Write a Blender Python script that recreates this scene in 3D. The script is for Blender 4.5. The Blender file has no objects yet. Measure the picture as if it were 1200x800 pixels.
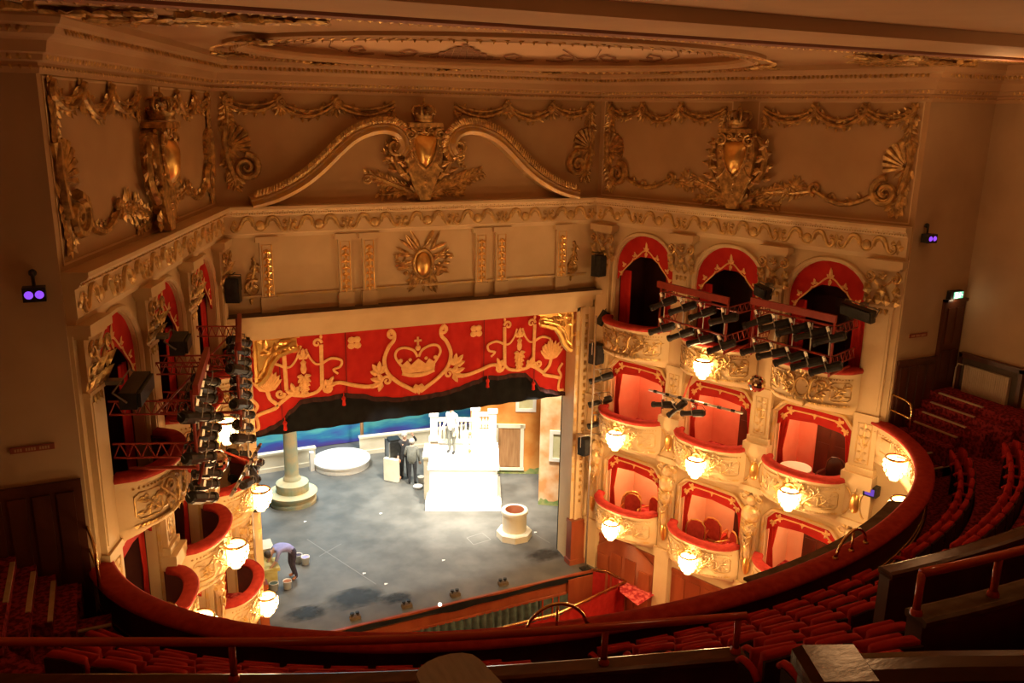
import bpy, bmesh, math, random
from mathutils import Vector, Matrix
rnd = random.Random(11)
scene = bpy.context.scene
coll = scene.collection
PI = math.pi

# ------------------------------------------------------------------ camera
def cam_axes(yaw, pitch, roll):
    cy, sy, cp, sp = math.cos(yaw), math.sin(yaw), math.cos(pitch), math.sin(pitch)
    f = Vector((sy*cp, cy*cp, sp)); r = Vector((cy, -sy, 0)); u = r.cross(f)
    cr, sr = math.cos(roll), math.sin(roll)
    return cr*r + sr*u, cr*u - sr*r, f
_r, _u, _f = cam_axes(math.radians(25.436), math.radians(-14.753), math.radians(1.008))
cd = bpy.data.cameras.new('camera'); cam = bpy.data.objects.new('camera', cd); coll.objects.link(cam)
m3 = Matrix((_r, _u, -_f)).transposed()
cam.matrix_world = Matrix.Translation((-7.126, -20.050, 12.788)) @ m3.to_4x4()
cd.sensor_width = 36.0; cd.lens = 1006.5*36/1200; cd.clip_start = 0.05; cd.clip_end = 200
scene.camera = cam

# ------------------------------------------------------------------ world, large lights, exposure
scene.view_settings.view_transform = 'Standard'; scene.view_settings.look = 'None'
scene.view_settings.gamma = 1.0; scene.view_settings.use_curve_mapping = False
scene.view_settings.exposure = 0.0
scene.cycles.use_denoising = True
scene.cycles.sample_clamp_indirect = 4.0
scene.cycles.max_bounces = 6
WARM = (1.0, 0.60, 0.25)
w = bpy.data.worlds.new('world'); scene.world = w; w.use_nodes = True
w.node_tree.nodes['Background'].inputs[0].default_value = (1.0, 0.45, 0.16, 1)
w.node_tree.nodes['Background'].inputs[1].default_value = 0.022

def lamp(name, kind, loc, power, color, size=0.2, target=None, spot=None, blend=0.5):
    ld = bpy.data.lights.new(name, kind); ld.energy = power; ld.color = color
    if kind == 'AREA': ld.shape = 'SQUARE'; ld.size = size
    else: ld.shadow_soft_size = size
    if spot: ld.spot_size = math.radians(spot); ld.spot_blend = blend
    o = bpy.data.objects.new(name, ld); coll.objects.link(o); o.location = loc
    if target is not None:
        d = Vector(target) - Vector(loc); o.rotation_euler = d.to_track_quat('-Z', 'Y').to_euler()
    return o
STAGEW = (1.0, 0.93, 0.80)
# working lights over the stage, hung from the fly bars behind the proscenium
lamp('stage_work_light', 'SPOT', (2.2, 1.6, 9.5), 12000, STAGEW, 0.25, (2.9, 5.0, 0.5), 46, 0.9)
lamp('stage_work_light', 'SPOT', (-2.5, 5.5, 9.5), 3600, STAGEW, 0.3, (-1.6, 7.0, 0), 95, 0.9)
lamp('stage_work_light', 'SPOT', (2.5, 7.5, 9.5), 2600, STAGEW, 0.3, (2.6, 7.5, 0), 95, 0.9)
lamp('stage_work_light', 'SPOT', (0.0, 1.6, 9.5), 2600, STAGEW, 0.3, (0.0, 2.6, 0), 80, 0.9)
lamp('stage_work_light', 'SPOT', (4.3, 1.3, 8.5), 3600, (1.0, 0.88, 0.66), 0.3, (5.9, 5.5, 1.8), 80, 0.9)
lamp('cloth_batten_light', 'AREA', (-1.5, 9.3, 8.0), 900, (0.85, 0.95, 1.0), 2.0, (-1.0, 13.6, 1.5))
# two lamps of the box-side cradles are on, aimed at the white set and the floor
lamp('cradle_spot', 'SPOT', (4.72, -3.6, 8.2), 9000, STAGEW, 0.08, (2.7, 4.6, 1.0), 13, 0.6)
lamp('cradle_spot', 'SPOT', (-4.72, -3.6, 8.2), 2500, STAGEW, 0.08, (3.0, 4.6, 1.0), 14, 0.6)
# unseen tungsten points near the ceiling: some match capping highlights, the rest are added fill
for hx, hy, hz, hp in ((-2.0, -15.7, 13.5, 40), (7.0, -9.7, 13.3, 34), (6.2, -14.5, 13.3, 75), (-8.0, -15.5, 13.3, 8)):
    lamp('house_fill_light', 'POINT', (hx, hy, hz), hp, (1.0, 0.5, 0.2), 0.18)

# ------------------------------------------------------------------ materials
MATS = {}
def mat(name, c1, c2=None, rough=0.6, metal=0.0, nscale=6.0, bump=0.0, bscale=None, lo=0.35, hi=0.65, emit=None, estr=0.0, spec=0.5, sheen=0.0, detail=4.0, stretch=None, coord='Object'):
    m = bpy.data.materials.new(name); m.use_nodes = True; nt = m.node_tree
    b = nt.nodes['Principled BSDF']
    b.inputs['Roughness'].default_value = rough; b.inputs['Metallic'].default_value = metal
    b.inputs['Specular IOR Level'].default_value = spec
    b.inputs['Base Color'].default_value = (*c1, 1)
    if sheen: b.inputs['Sheen Weight'].default_value = sheen; b.inputs['Sheen Tint'].default_value = (*c1, 1)
    tc = None
    if c2 is not None or bump:
        tc = nt.nodes.new('ShaderNodeTexCoord'); src = tc.outputs[coord]
        if stretch:
            mp = nt.nodes.new('ShaderNodeMapping'); mp.inputs['Scale'].default_value = stretch
            nt.links.new(src, mp.inputs[0]); src = mp.outputs[0]
    if c2 is not None:
        n = nt.nodes.new('ShaderNodeTexNoise'); n.inputs['Scale'].default_value = nscale; n.inputs['Detail'].default_value = detail
        nt.links.new(src, n.inputs['Vector'])
        r = nt.nodes.new('ShaderNodeValToRGB'); r.color_ramp.elements[0].position = lo; r.color_ramp.elements[1].position = hi
        r.color_ramp.elements[0].color = (*c1, 1); r.color_ramp.elements[1].color = (*c2, 1)
        nt.links.new(n.outputs['Fac'], r.inputs[0]); nt.links.new(r.outputs[0], b.inputs['Base Color'])
    if bump:
        n2 = nt.nodes.new('ShaderNodeTexNoise'); n2.inputs['Scale'].default_value = bscale or nscale*4; n2.inputs['Detail'].default_value = 3
        nt.links.new(src, n2.inputs['Vector'])
        bp = nt.nodes.new('ShaderNodeBump'); bp.inputs['Strength'].default_value = bump; bp.inputs['Distance'].default_value = 0.02
        nt.links.new(n2.outputs['Fac'], bp.inputs['Height']); nt.links.new(bp.outputs[0], b.inputs['Normal'])
    if emit is not None:
        b.inputs['Emission Color'].default_value = (*emit, 1); b.inputs['Emission Strength'].default_value = estr
    MATS[name] = m
    return m
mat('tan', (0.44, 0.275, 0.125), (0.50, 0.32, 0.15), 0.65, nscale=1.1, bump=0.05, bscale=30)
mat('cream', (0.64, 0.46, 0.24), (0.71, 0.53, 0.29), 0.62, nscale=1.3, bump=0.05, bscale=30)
mat('ceiling_paint', (0.46, 0.28, 0.135), (0.52, 0.325, 0.16), 0.75, nscale=0.7)
mat('dome_paint', (0.80, 0.54, 0.32), (0.84, 0.62, 0.40), 0.7, nscale=0.6)
mat('ceiling_red', (0.30, 0.13, 0.08), (0.36, 0.17, 0.10), 0.6, nscale=2)
mat('side_paint', (0.42, 0.28, 0.15), (0.48, 0.33, 0.18), 0.75, nscale=1.0)
mat('gilt', (0.34, 0.205, 0.08), (0.78, 0.50, 0.17), 0.33, 0.62, nscale=9, bump=0.35, bscale=40, lo=0.38, hi=0.66)
mat('frieze_gilt', (0.50, 0.33, 0.14), (0.80, 0.54, 0.20), 0.38, 0.45, nscale=8, bump=0.25, bscale=40, lo=0.38, hi=0.64)
mat('gold', (0.95, 0.62, 0.20), (0.85, 0.48, 0.13), 0.3, 0.85, nscale=9)
mat('parcel_gilt', (0.64, 0.46, 0.25), (0.66, 0.42, 0.14), 0.42, 0.35, nscale=6, lo=0.42, hi=0.6, bump=0.3, bscale=30)
mat('brass', (0.86, 0.60, 0.26), (0.70, 0.44, 0.16), 0.22, 1.0, nscale=12)
mat('velvet', (0.34, 0.026, 0.018), (0.44, 0.042, 0.026), 0.85, nscale=9, sheen=0.4, spec=0.2, bump=0.08, bscale=120)
mat('seat_velvet', (0.33, 0.012, 0.010), (0.42, 0.020, 0.015), 0.85, nscale=7, sheen=0.3, spec=0.2, bump=0.08, bscale=120)
mat('seat_back', (0.030, 0.007, 0.006), (0.045, 0.010, 0.008), 0.7, nscale=8, spec=0.3)
mat('curtain_red', (0.55, 0.022, 0.014), (0.62, 0.035, 0.02), 0.75, nscale=5, sheen=0.3, spec=0.2)
mat('pelmet_red', (0.46, 0.014, 0.012), (0.54, 0.024, 0.016), 0.8, nscale=3, sheen=0.3, spec=0.2)
mat('pelmet_gold', (0.80, 0.42, 0.14), (0.90, 0.52, 0.20), 0.6, 0.0, nscale=12, bump=0.2, bscale=60)
mat('black_cloth', (0.010, 0.010, 0.011), (0.016, 0.016, 0.016), 0.95, nscale=4, spec=0.1)
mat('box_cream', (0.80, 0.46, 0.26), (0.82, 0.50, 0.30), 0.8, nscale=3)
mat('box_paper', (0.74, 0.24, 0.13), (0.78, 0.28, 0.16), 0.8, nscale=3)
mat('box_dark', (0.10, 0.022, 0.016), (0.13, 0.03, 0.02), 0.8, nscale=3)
mat('wood_dark', (0.060, 0.018, 0.010), (0.10, 0.030, 0.014), 0.30, nscale=3.0, stretch=(1, 1, 0.15), detail=6)
mat('wood_red', (0.26, 0.055, 0.020), (0.34, 0.085, 0.030), 0.28, nscale=3.0, stretch=(1, 1, 0.2), detail=6)
mat('wood_rail', (0.44, 0.055, 0.026), (0.52, 0.080, 0.034), 0.14, nscale=4, stretch=(0.3, 0.3, 1), detail=6)
mat('wood_near', (0.075, 0.024, 0.009), (0.12, 0.042, 0.015), 0.22, spec=0.25, nscale=7, stretch=(0.4, 1, 1), detail=6, bump=0.06, bscale=30)
mat('carpet', (0.11, 0.010, 0.014), (0.33, 0.035, 0.040), 0.95, nscale=16, lo=0.42, hi=0.58, spec=0.1, detail=2)
mat('box_carpet', (0.30, 0.02, 0.025), (0.62, 0.12, 0.10), 0.95, nscale=9, lo=0.42, hi=0.6, spec=0.1, detail=2)
mat('nosing', (0.46, 0.34, 0.20), (0.56, 0.42, 0.26), 0.5, nscale=8)
mat('black_metal', (0.018, 0.018, 0.018), (0.03, 0.03, 0.028), 0.42, 0.3, nscale=10)
mat('grey_metal', (0.20, 0.19, 0.17), (0.27, 0.26, 0.23), 0.45, 0.4, nscale=8)
mat('steel', (0.75, 0.72, 0.66), (0.66, 0.62, 0.56), 0.3, 0.8, nscale=9)
mat('rig_red', (0.30, 0.030, 0.018), (0.36, 0.045, 0.022), 0.45, nscale=6)
mat('glass_lens', (0.05, 0.05, 0.06), None, 0.08, 0.0, spec=0.8)
mat('crystal', (0.95, 0.85, 0.65), None, 0.15, emit=(1.0, 0.66, 0.30), estr=17.0)
mat('crystal_drop', (0.95, 0.85, 0.65), None, 0.12, emit=(1.0, 0.60, 0.24), estr=6.0)
mat('purple_led', (0.2, 0.1, 0.5), None, 0.3, emit=(0.28, 0.07, 0.9), estr=1.1)
mat('dim_led', (0.04, 0.03, 0.12), None, 0.3, emit=(0.12, 0.05, 0.6), estr=0.8)
mat('exit_green', (0.05, 0.35, 0.18), None, 0.4, emit=(0.25, 0.75, 0.45), estr=1.2)
mat('exit_white', (0.9, 0.9, 0.85), None, 0.4, emit=(1.0, 0.95, 0.8), estr=3.0)
mat('stage_floor', (0.086, 0.084, 0.074), (0.150, 0.144, 0.126), 0.50, nscale=1.3, detail=12, lo=0.36, hi=0.68, bump=0.03, bscale=9)
mat('scuff', (0.22, 0.22, 0.20), None, 0.6)
mat('white_set', (0.86, 0.83, 0.76), (0.80, 0.76, 0.68), 0.7, nscale=3)
mat('set_cream', (0.74, 0.66, 0.48), (0.80, 0.73, 0.56), 0.7, nscale=2)
mat('set_orange', (0.62, 0.20, 0.025), (0.74, 0.36, 0.09), 0.8, nscale=1.6, detail=8, lo=0.35, hi=0.7)
mat('set_pale', (0.70, 0.30, 0.10), (0.84, 0.62, 0.38), 0.8, nscale=1.4, detail=8, lo=0.35, hi=0.6)
mat('set_green', (0.16, 0.26, 0.07), (0.36, 0.34, 0.12), 0.85, nscale=5, detail=6)
mat('set_stone', (0.34, 0.42, 0.30), (0.62, 0.47, 0.24), 0.8, nscale=2.2, detail=7, lo=0.35, hi=0.65)
mat('set_door', (0.30, 0.14, 0.05), (0.42, 0.22, 0.09), 0.6, nscale=4, stretch=(3, 3, 0.4), detail=6)
mat('set_window', (0.55, 0.50, 0.26), (0.62, 0.60, 0.38), 0.6, nscale=3)
mat('terracotta', (0.45, 0.17, 0.08), (0.52, 0.22, 0.11), 0.8, nscale=5)
mat('skin', (0.62, 0.36, 0.25), (0.66, 0.40, 0.29), 0.6, nscale=8)
mat('hair_grey', (0.30, 0.27, 0.24), (0.42, 0.39, 0.35), 0.8, nscale=30)
mat('hair_dark', (0.05, 0.035, 0.025), (0.09, 0.06, 0.04), 0.7, nscale=30)
mat('jacket_grey', (0.13, 0.13, 0.11), (0.17, 0.17, 0.14), 0.85, nscale=12)
mat('cloth_dark', (0.020, 0.020, 0.022), (0.034, 0.034, 0.036), 0.85, nscale=12)
mat('cloth_white', (0.80, 0.78, 0.74), (0.74, 0.72, 0.68), 0.8, nscale=12)
mat('cloth_blue', (0.30, 0.31, 0.62), (0.36, 0.37, 0.68), 0.8, nscale=12)
mat('cloth_navy', (0.04, 0.035, 0.07), (0.06, 0.05, 0.09), 0.85, nscale=12)
mat('plastic_white', (0.80, 0.78, 0.72), None, 0.4)
mat('paint_yellow', (0.60, 0.50, 0.14), (0.76, 0.70, 0.30), 0.7, nscale=5)
mat('radiator_paint', (0.50, 0.40, 0.26), (0.55, 0.45, 0.30), 0.5, nscale=5)
mat('radiator_recess', (0.06, 0.042, 0.026), (0.08, 0.055, 0.035), 0.7, nscale=5)
mat('plaque_red', (0.26, 0.06, 0.03), None, 0.5)
mat('plaque_text', (0.45, 0.27, 0.14), None, 0.5)
mat('mirror_ball', (0.85, 0.80, 0.72), None, 0.05, 1.0)
mat('gauze', (0.05, 0.09, 0.075), (0.10, 0.16, 0.135), 0.8, nscale=5)
mat('sheen_cap', (0.42, 0.38, 0.33), (0.52, 0.47, 0.40), 0.22, nscale=9, stretch=(6, 1, 1), detail=6)  # pale grey stands in for the light this cap reflects
mat('ledge_dust', (0.11, 0.075, 0.045), (0.17, 0.12, 0.075), 0.8, spec=0.15, nscale=6, detail=6)
mat('shelf_shade', (0.10, 0.065, 0.035), (0.15, 0.10, 0.055), 0.9, nscale=4)  # dark brown that paints the shade on top of the lintel shelf
mat('paint_line', (0.36, 0.20, 0.12), None, 0.8)
mat('painted_sky', (0.62, 0.52, 0.38), (0.46, 0.45, 0.40), 0.8, nscale=2)
def stain_mat():
    m = bpy.data.materials.new('wet_stain'); m.use_nodes = True; nt = m.node_tree; b = nt.nodes['Principled BSDF']
    b.inputs['Base Color'].default_value = (0.012, 0.012, 0.011, 1); b.inputs['Roughness'].default_value = 0.5
    tc = nt.nodes.new('ShaderNodeTexCoord'); g = nt.nodes.new('ShaderNodeTexGradient'); g.gradient_type = 'SPHERICAL'; nt.links.new(tc.outputs['Object'], g.inputs[0])
    n = nt.nodes.new('ShaderNodeTexNoise'); n.inputs['Scale'].default_value = 3.0; n.inputs['Detail'].default_value = 6; nt.links.new(tc.outputs['Object'], n.inputs['Vector'])
    mu = nt.nodes.new('ShaderNodeMath'); mu.operation = 'MULTIPLY'; nt.links.new(g.outputs['Fac'], mu.inputs[0]); nt.links.new(n.outputs['Fac'], mu.inputs[1])
    mr = nt.nodes.new('ShaderNodeMapRange'); mr.inputs['From Min'].default_value = 0.10; mr.inputs['From Max'].default_value = 0.34; mr.inputs['To Max'].default_value = 0.75; nt.links.new(mu.outputs[0], mr.inputs[0])
    nt.links.new(mr.outputs[0], b.inputs['Alpha']); MATS['wet_stain'] = m
stain_mat()
# painted sea cloth: horizontal bands of paint by height
def sea_mat():
    m = bpy.data.materials.new('sea_cloth'); m.use_nodes = True; nt = m.node_tree; b = nt.nodes['Principled BSDF']
    tc = nt.nodes.new('ShaderNodeTexCoord'); sx = nt.nodes.new('ShaderNodeSeparateXYZ'); nt.links.new(tc.outputs['Object'], sx.inputs[0])
    n = nt.nodes.new('ShaderNodeTexNoise'); n.inputs['Scale'].default_value = 1.4; n.inputs['Detail'].default_value = 7
    mp = nt.nodes.new('ShaderNodeMapping'); mp.inputs['Scale'].default_value = (0.5, 1, 2.2); nt.links.new(tc.outputs['Object'], mp.inputs[0]); nt.links.new(mp.outputs[0], n.inputs['Vector'])
    ad = nt.nodes.new('ShaderNodeMath'); ad.operation = 'MULTIPLY_ADD'; ad.inputs[1].default_value = 1.3; nt.links.new(n.outputs['Fac'], ad.inputs[0]); nt.links.new(sx.outputs['Z'], ad.inputs[2])
    mr = nt.nodes.new('ShaderNodeMapRange'); mr.inputs['From Min'].default_value = 0.60; mr.inputs['From Max'].default_value = 2.0; nt.links.new(ad.outputs[0], mr.inputs[0])
    r = nt.nodes.new('ShaderNodeValToRGB'); e = r.color_ramp.elements
    e[0].position = 0.0; e[0].color = (0.08, 0.05, 0.26, 1); e[1].position = 1.0; e[1].color = (0.10, 0.42, 0.62, 1)
    for p, c in ((0.22, (0.05, 0.07, 0.36, 1)), (0.40, (0.03, 0.22, 0.40, 1)), (0.55, (0.10, 0.42, 0.40, 1)), (0.72, (0.04, 0.26, 0.44, 1)), (0.86, (0.03, 0.12, 0.36, 1))):
        q = e.new(p); q.color = c
    nt.links.new(mr.outputs[0], r.inputs[0]); nt.links.new(r.outputs[0], b.inputs['Base Color']); b.inputs['Roughness'].default_value = 0.85
    MATS['sea_cloth'] = m
sea_mat()

# ------------------------------------------------------------------ mesh helpers
LOC = {}
STUFF = {'leaf_edge', 'bead_course', 'leaf_courses', 'leaf_course', 'rim_leaves', 'crystal_drops', 'carved_drops', 'flower_cluster', 'spandrel_foliage', 'chalk_marks', 'lettering'}
class MB:
    def __init__(s, tf=None): s.v = []; s.f = []; s.tf = tf
    def add(s, vs, fs):
        o = len(s.v)
        if s.tf: vs = [s.tf(*p) for p in vs]
        s.v += [tuple(p) for p in vs]; s.f += [tuple(i+o for i in q) for q in fs]
    def box(s, x0, x1, y0, y1, z0, z1):
        s.add([(x0,y0,z0),(x1,y0,z0),(x1,y1,z0),(x0,y1,z0),(x0,y0,z1),(x1,y0,z1),(x1,y1,z1),(x0,y1,z1)],
              [(0,3,2,1),(4,5,6,7),(0,1,5,4),(1,2,6,5),(2,3,7,6),(3,0,4,7)])
    def tube(s, pts, r, n=6, r1=None, closed=False, flat=1.0, up=None, taper=None):
        """round bar along 3-D points; radius from r to r1 (or taper(t))"""
        P = [Vector(p) for p in pts]; m = len(P)
        if m < 2: return
        vs = []; prev = None
        for i, p in enumerate(P):
            if closed: t = P[(i+1) % m] - P[i-1]
            else: t = P[min(i+1, m-1)] - P[max(i-1, 0)]
            if t.length < 1e-9: t = Vector((0, 0, 1))
            t.normalize()
            a = Vector(up) if up is not None else (prev if prev is not None else (Vector((0, 0, 1)) if abs(t.z) < 0.9 else Vector((1, 0, 0))))
            b = t.cross(a)
            if b.length < 1e-6: b = t.cross(Vector((0.3, 1, 0.2)))
            b.normalize(); a = b.cross(t); prev = a
            q = i/(m-1)
            rr = taper(q) if taper else (r if r1 is None else r + (r1-r)*q)
            for k in range(n):
                an = 2*PI*k/n
                vs.append(p + b*(rr*math.cos(an)) + a*(rr*flat*math.sin(an)))
        fs = []
        for i in range(m if closed else m-1):
            j = (i+1) % m
            for k in range(n):
                k2 = (k+1) % n
                fs.append((i*n+k, i*n+k2, j*n+k2, j*n+k))
        if not closed:
            fs.append(tuple(range(n-1, -1, -1))); fs.append(tuple((m-1)*n+k for k in range(n)))
        s.add(vs, fs)
    def sweep(s, pts, prof, closed=False, up=(0, 0, 1), caps=True):
        """profile (side, up) swept along points; side points to the right of travel; mitred in plan"""
        P = [Vector(p) for p in pts]; m = len(P); U = Vector(up); vs = []; n = len(prof)
        for i, p in enumerate(P):
            if closed: t0 = (P[i]-P[i-1]).normalized(); t1 = (P[(i+1) % m]-P[i]).normalized()
            else:
                t0 = (P[i]-P[i-1]).normalized() if i else (P[1]-P[0]).normalized()
                t1 = (P[i+1]-P[i]).normalized() if i < m-1 else t0
            s0 = t0.cross(U).normalized(); s1 = t1.cross(U).normalized()
            sd = (s0+s1); sd.normalize(); c = max(0.35, sd.dot(s0)); sd = sd/c
            for a, b in prof: vs.append(p + sd*a + U*b)
        fs = []
        for i in range(m if closed else m-1):
            j = (i+1) % m
            for k in range(n):
                k2 = (k+1) % n
                fs.append((i*n+k, i*n+k2, j*n+k2, j*n+k))
        if not closed and caps:
            fs.append(tuple(range(n-1, -1, -1))); fs.append(tuple((m-1)*n+k for k in range(n)))
        s.add(vs, fs)
    def lathe(s, prof, c=(0, 0, 0), n=16, a0=0.0, a1=2*PI, axis=None):
        full = abs(a1-a0-2*PI) < 1e-6; k = n if full else n+1; vs = []
        for i in range(k):
            a = a0+(a1-a0)*i/n
            for r, z in prof: vs.append((c[0]+r*math.cos(a), c[1]+r*math.sin(a), c[2]+z))
        q = len(prof); fs = []
        for i in range(n):
            j = (i+1) % k
            for p in range(q-1): fs.append((i*q+p, j*q+p, j*q+p+1, i*q+p+1))
        s.add(vs, fs)
    def prism(s, poly, y0, y1):
        """polygon in local x,z extruded along local y"""
        n = len(poly)
        s.add([(x, y0, z) for x, z in poly]+[(x, y1, z) for x, z in poly],
              [tuple(range(n)), tuple(range(2*n-1, n-1, -1))]+[(i, i+n, (i+1) % n+n, (i+1) % n) for i in range(n)])
    def ball(s, c, r, n=8, m=6, sz=1.0):
        prof = [(max(1e-4, r*math.sin(PI*i/m)), -r*sz*math.cos(PI*i/m)) for i in range(m+1)]
        s.lathe(prof, c, n)
    def build(s, name, mt, parent=None, smooth=False, kind=None, loc=None):
        me = bpy.data.meshes.new(name)
        L = Vector(loc) if loc is not None else (Vector(LOC.get(parent.name, (0, 0, 0))) if parent is not None else Vector((0, 0, 0)))
        me.from_pydata([Vector(p)-L for p in s.v], [], s.f)
        bm = bmesh.new(); bm.from_mesh(me); bmesh.ops.recalc_face_normals(bm, faces=bm.faces); bm.to_mesh(me); bm.free()
        if smooth:
            me.polygons.foreach_set('use_smooth', [True]*len(me.polygons))
        for mm in (mt if isinstance(mt, (list, tuple)) else [mt]): me.materials.append(MATS[mm])
        o = bpy.data.objects.new(name, me); coll.objects.link(o)
        if loc is not None and parent is None: o.location = loc
        if parent is not None:
            o.parent = parent; LOC[o.name] = LOC.get(parent.name, (0, 0, 0))
            if loc is not None: o.location = Vector(loc)-Vector(LOC.get(parent.name, (0, 0, 0)))
        if name in STUFF: kind = 'stuff'
        if kind: o['kind'] = kind
        return o
def tag(o, label, cat, group=None):
    o['label'] = label; o['category'] = cat
    if group: o['group'] = group
    return o
def thing(name, label, cat, loc=(0, 0, 0), group=None, rotz=0.0):
    o = bpy.data.objects.new(name, None); coll.objects.link(o); o.location = loc; o.rotation_euler = (0, 0, rotz)
    o.empty_display_size = 0.1
    LOC[o.name] = tuple(loc)
    return tag(o, label, cat, group)
def proto(name):
    o = bpy.data.objects.new(name, None); coll.objects.link(o); o.empty_display_size = 0.1; return o
def copy_tree(o, parent=None):
    c = o.copy(); coll.objects.link(c); c.parent = parent
    for ch in list(o.children): copy_tree(ch, c)
    return c
def remove_tree(o):
    for ch in list(o.children): remove_tree(ch)
    bpy.data.objects.remove(o)
def struct(name, mb, mt, smooth=False):
    o = mb.build(name, mt, smooth=smooth); o['kind'] = 'structure'; return o
ORD = ['first','second','third','fourth','fifth','sixth','seventh','eighth','ninth','tenth','eleventh','twelfth','thirteenth','fourteenth','fifteenth','sixteenth','seventeenth','eighteenth','nineteenth','twentieth']
for i in range(21, 60):
    ORD.append({2: 'twenty', 3: 'thirty', 4: 'forty', 5: 'fifty'}[i//10]+('-'+ORD[i % 10-1] if i % 10 else 'th').replace('yth', 'ieth'))

# ------------------------------------------------------------------ frames: (along, height, out of the wall)
AX, DX, DY, NX, NY = 4.87, 0.3455, -0.9384, -0.9384, -0.3455
def BW(s):           # splayed box wall of side s (+1 right)
    def f(u, z, o=0.0): return (s*(AX+DX*u+NX*o), DY*u+NY*o, z)
    return f
def PW(x, z, o=0.0): return (x, -o, z)       # proscenium wall plane
def BWx(s):          # same with local order (u, out, z) for boxes
    g = BW(s)
    return lambda u, o, z: g(u, z, o)

# ------------------------------------------------------------------ ornament helpers (2-D on a frame)
def curve(A, B, k0, kind='S', n=26, p=3, c=0.0):
    """curling stem from A to B: curvature grows towards the ends"""
    h = 0.0; x = y = 0.0; pts = [(0.0, 0.0)]
    for i in range(n):
        t = 2*(i+0.5)/n-1
        k = k0*(abs(t)**p)*(1 if kind == 'C' else (1 if t > 0 else -1)) + c
        h += k/n; x += math.cos(h)/n; y += math.sin(h)/n; pts.append((x, y))
    ex, ey = pts[-1]; L2 = ex*ex+ey*ey
    if L2 < 1e-6: L2 = 1e-6
    dx, dy = B[0]-A[0], B[1]-A[1]
    cr = (dx*ex+dy*ey)/L2; ci = (dy*ex-dx*ey)/L2
    return [(A[0]+cr*px-ci*py, A[1]+ci*px+cr*py) for px, py in pts]
def smooth2(path, m=4):
    out = []
    for i in range(len(path)-1):
        p0, p1, p2, p3 = path[max(i-1, 0)], path[i], path[i+1], path[min(i+2, len(path)-1)]
        for k in range(m):
            f = k/m; cr = lambda a, b, c, d: .5*((2*b)+(-a+c)*f+(2*a-5*b+4*c-d)*f*f+(-a+3*b-3*c+d)*f**3)
            out.append((cr(p0[0], p1[0], p2[0], p3[0]), cr(p0[1], p1[1], p2[1], p3[1])))
    return out+[path[-1]]
def spiral(c, r, a0, turns, n=22, end=0.12):
    return [(c[0]+r*(1-(1-end)*i/n)*math.cos(a0+turns*2*PI*i/n), c[1]+r*(1-(1-end)*i/n)*math.sin(a0+turns*2*PI*i/n)) for i in range(n+1)]
def stem(mb, F, pts, r0, r1=None, h=0.02, flat=0.9, n=5, bulge=False):
    P = [Vector(F(x, z, h)) for x, z in pts]
    U = Vector(F(pts[0][0], pts[0][1], 1.0))-Vector(F(pts[0][0], pts[0][1], 0.0))
    tp = None
    if bulge: tp = lambda t: r0*(0.45+0.75*math.sin(PI*min(1, max(0, t))))
    mb.tube(P, r0, n, r1, up=U, flat=flat, taper=tp)
def leaf(mb, F, x, z, ang, L, wd, h=0.01, curl=0.5):
    ca, sa = math.cos(ang), math.sin(ang)
    def q(a, b, o): return F(x+ca*a-sa*b, z+sa*a+ca*b, h+o)
    v = [q(0, 0, 0), q(L*.35, wd, .0), q(L*.45, 0, wd*.55), q(L*.35, -wd, .0), q(L*.8, wd*.55, wd*.2), q(L*.8, -wd*.55, wd*.2), q(L, 0, wd*curl)]
    mb.add(v, [(0,2,1),(0,3,2),(1,2,4),(2,3,5),(4,2,6),(2,5,6)])
def fan(mb, F, x, z, ang, L, n=5, spread=1.5, wd=0.28, h=0.01):
    for i in range(n):
        t = (i-(n-1)/2)/max(1, (n-1)/2) if n > 1 else 0
        leaf(mb, F, x, z, ang+t*spread/2*1.4, L*(1-0.30*abs(t)), L*wd*0.6, h)
def bead_row(mb, F, pts, r, h=0.02):
    for x, z in pts:
        c = F(x, z, h); mb.add([(c[0]+r*a, c[1]+r*b, c[2]+r*d) for a, b, d in ((1,0,0),(-1,0,0),(0,1,0),(0,-1,0),(0,0,1),(0,0,-1))],
                               [(0,2,4),(2,1,4),(1,3,4),(3,0,4),(2,0,5),(1,2,5),(3,1,5),(0,3,5)])
def boss(mb, F, x, z, rx, rz, hgt, n=14, m=4):
    """raised oval"""
    vs = []; fs = []
    for j in range(m+1):
        a = PI/2*j/m
        for i in range(n):
            t = 2*PI*i/n
            vs.append(F(x+rx*math.cos(a)*math.cos(t), z+rz*math.cos(a)*math.sin(t), hgt*math.sin(a)))
    for j in range(m):
        for i in range(n): fs.append((j*n+i, j*n+(i+1) % n, (j+1)*n+(i+1) % n, (j+1)*n+i))
    mb.add(vs, fs)
def vine(mb, F, A, B, k0, kind, r, leaves=6, L=0.16, h=0.02, c=0.0, side=0):
    """stem with leaves springing from it and curled ends"""
    pts = curve(A, B, k0, kind, c=c)
    stem(mb, F, pts, r, r*0.55, h)
    for i in range(leaves):
        k = int((i+0.7)*(len(pts)-2)/leaves); k = min(max(k, 1), len(pts)-2)
        a = math.atan2(pts[k+1][1]-pts[k-1][1], pts[k+1][0]-pts[k-1][0])
        sg = side if side else (1 if i % 2 else -1)
        leaf(mb, F, pts[k][0], pts[k][1], a+sg*rnd.uniform(.5, 1.1), L*rnd.uniform(.7, 1.2), L*0.28, h)
def shell(mb, F, x, z, ang, R, n=7, spread=2.2, h=0.02):
    for i in range(n):
        t = ang+spread*(i/(n-1)-0.5)
        rr = R*(1-0.18*abs(i/(n-1)-0.5)*2)
        stem(mb, F, [(x+R*.18*math.cos(t), z+R*.18*math.sin(t)), (x+rr*.6*math.cos(t), z+rr*.6*math.sin(t)), (x+rr*math.cos(t), z+rr*math.sin(t))], R*.05, R*.11, h)
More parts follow.
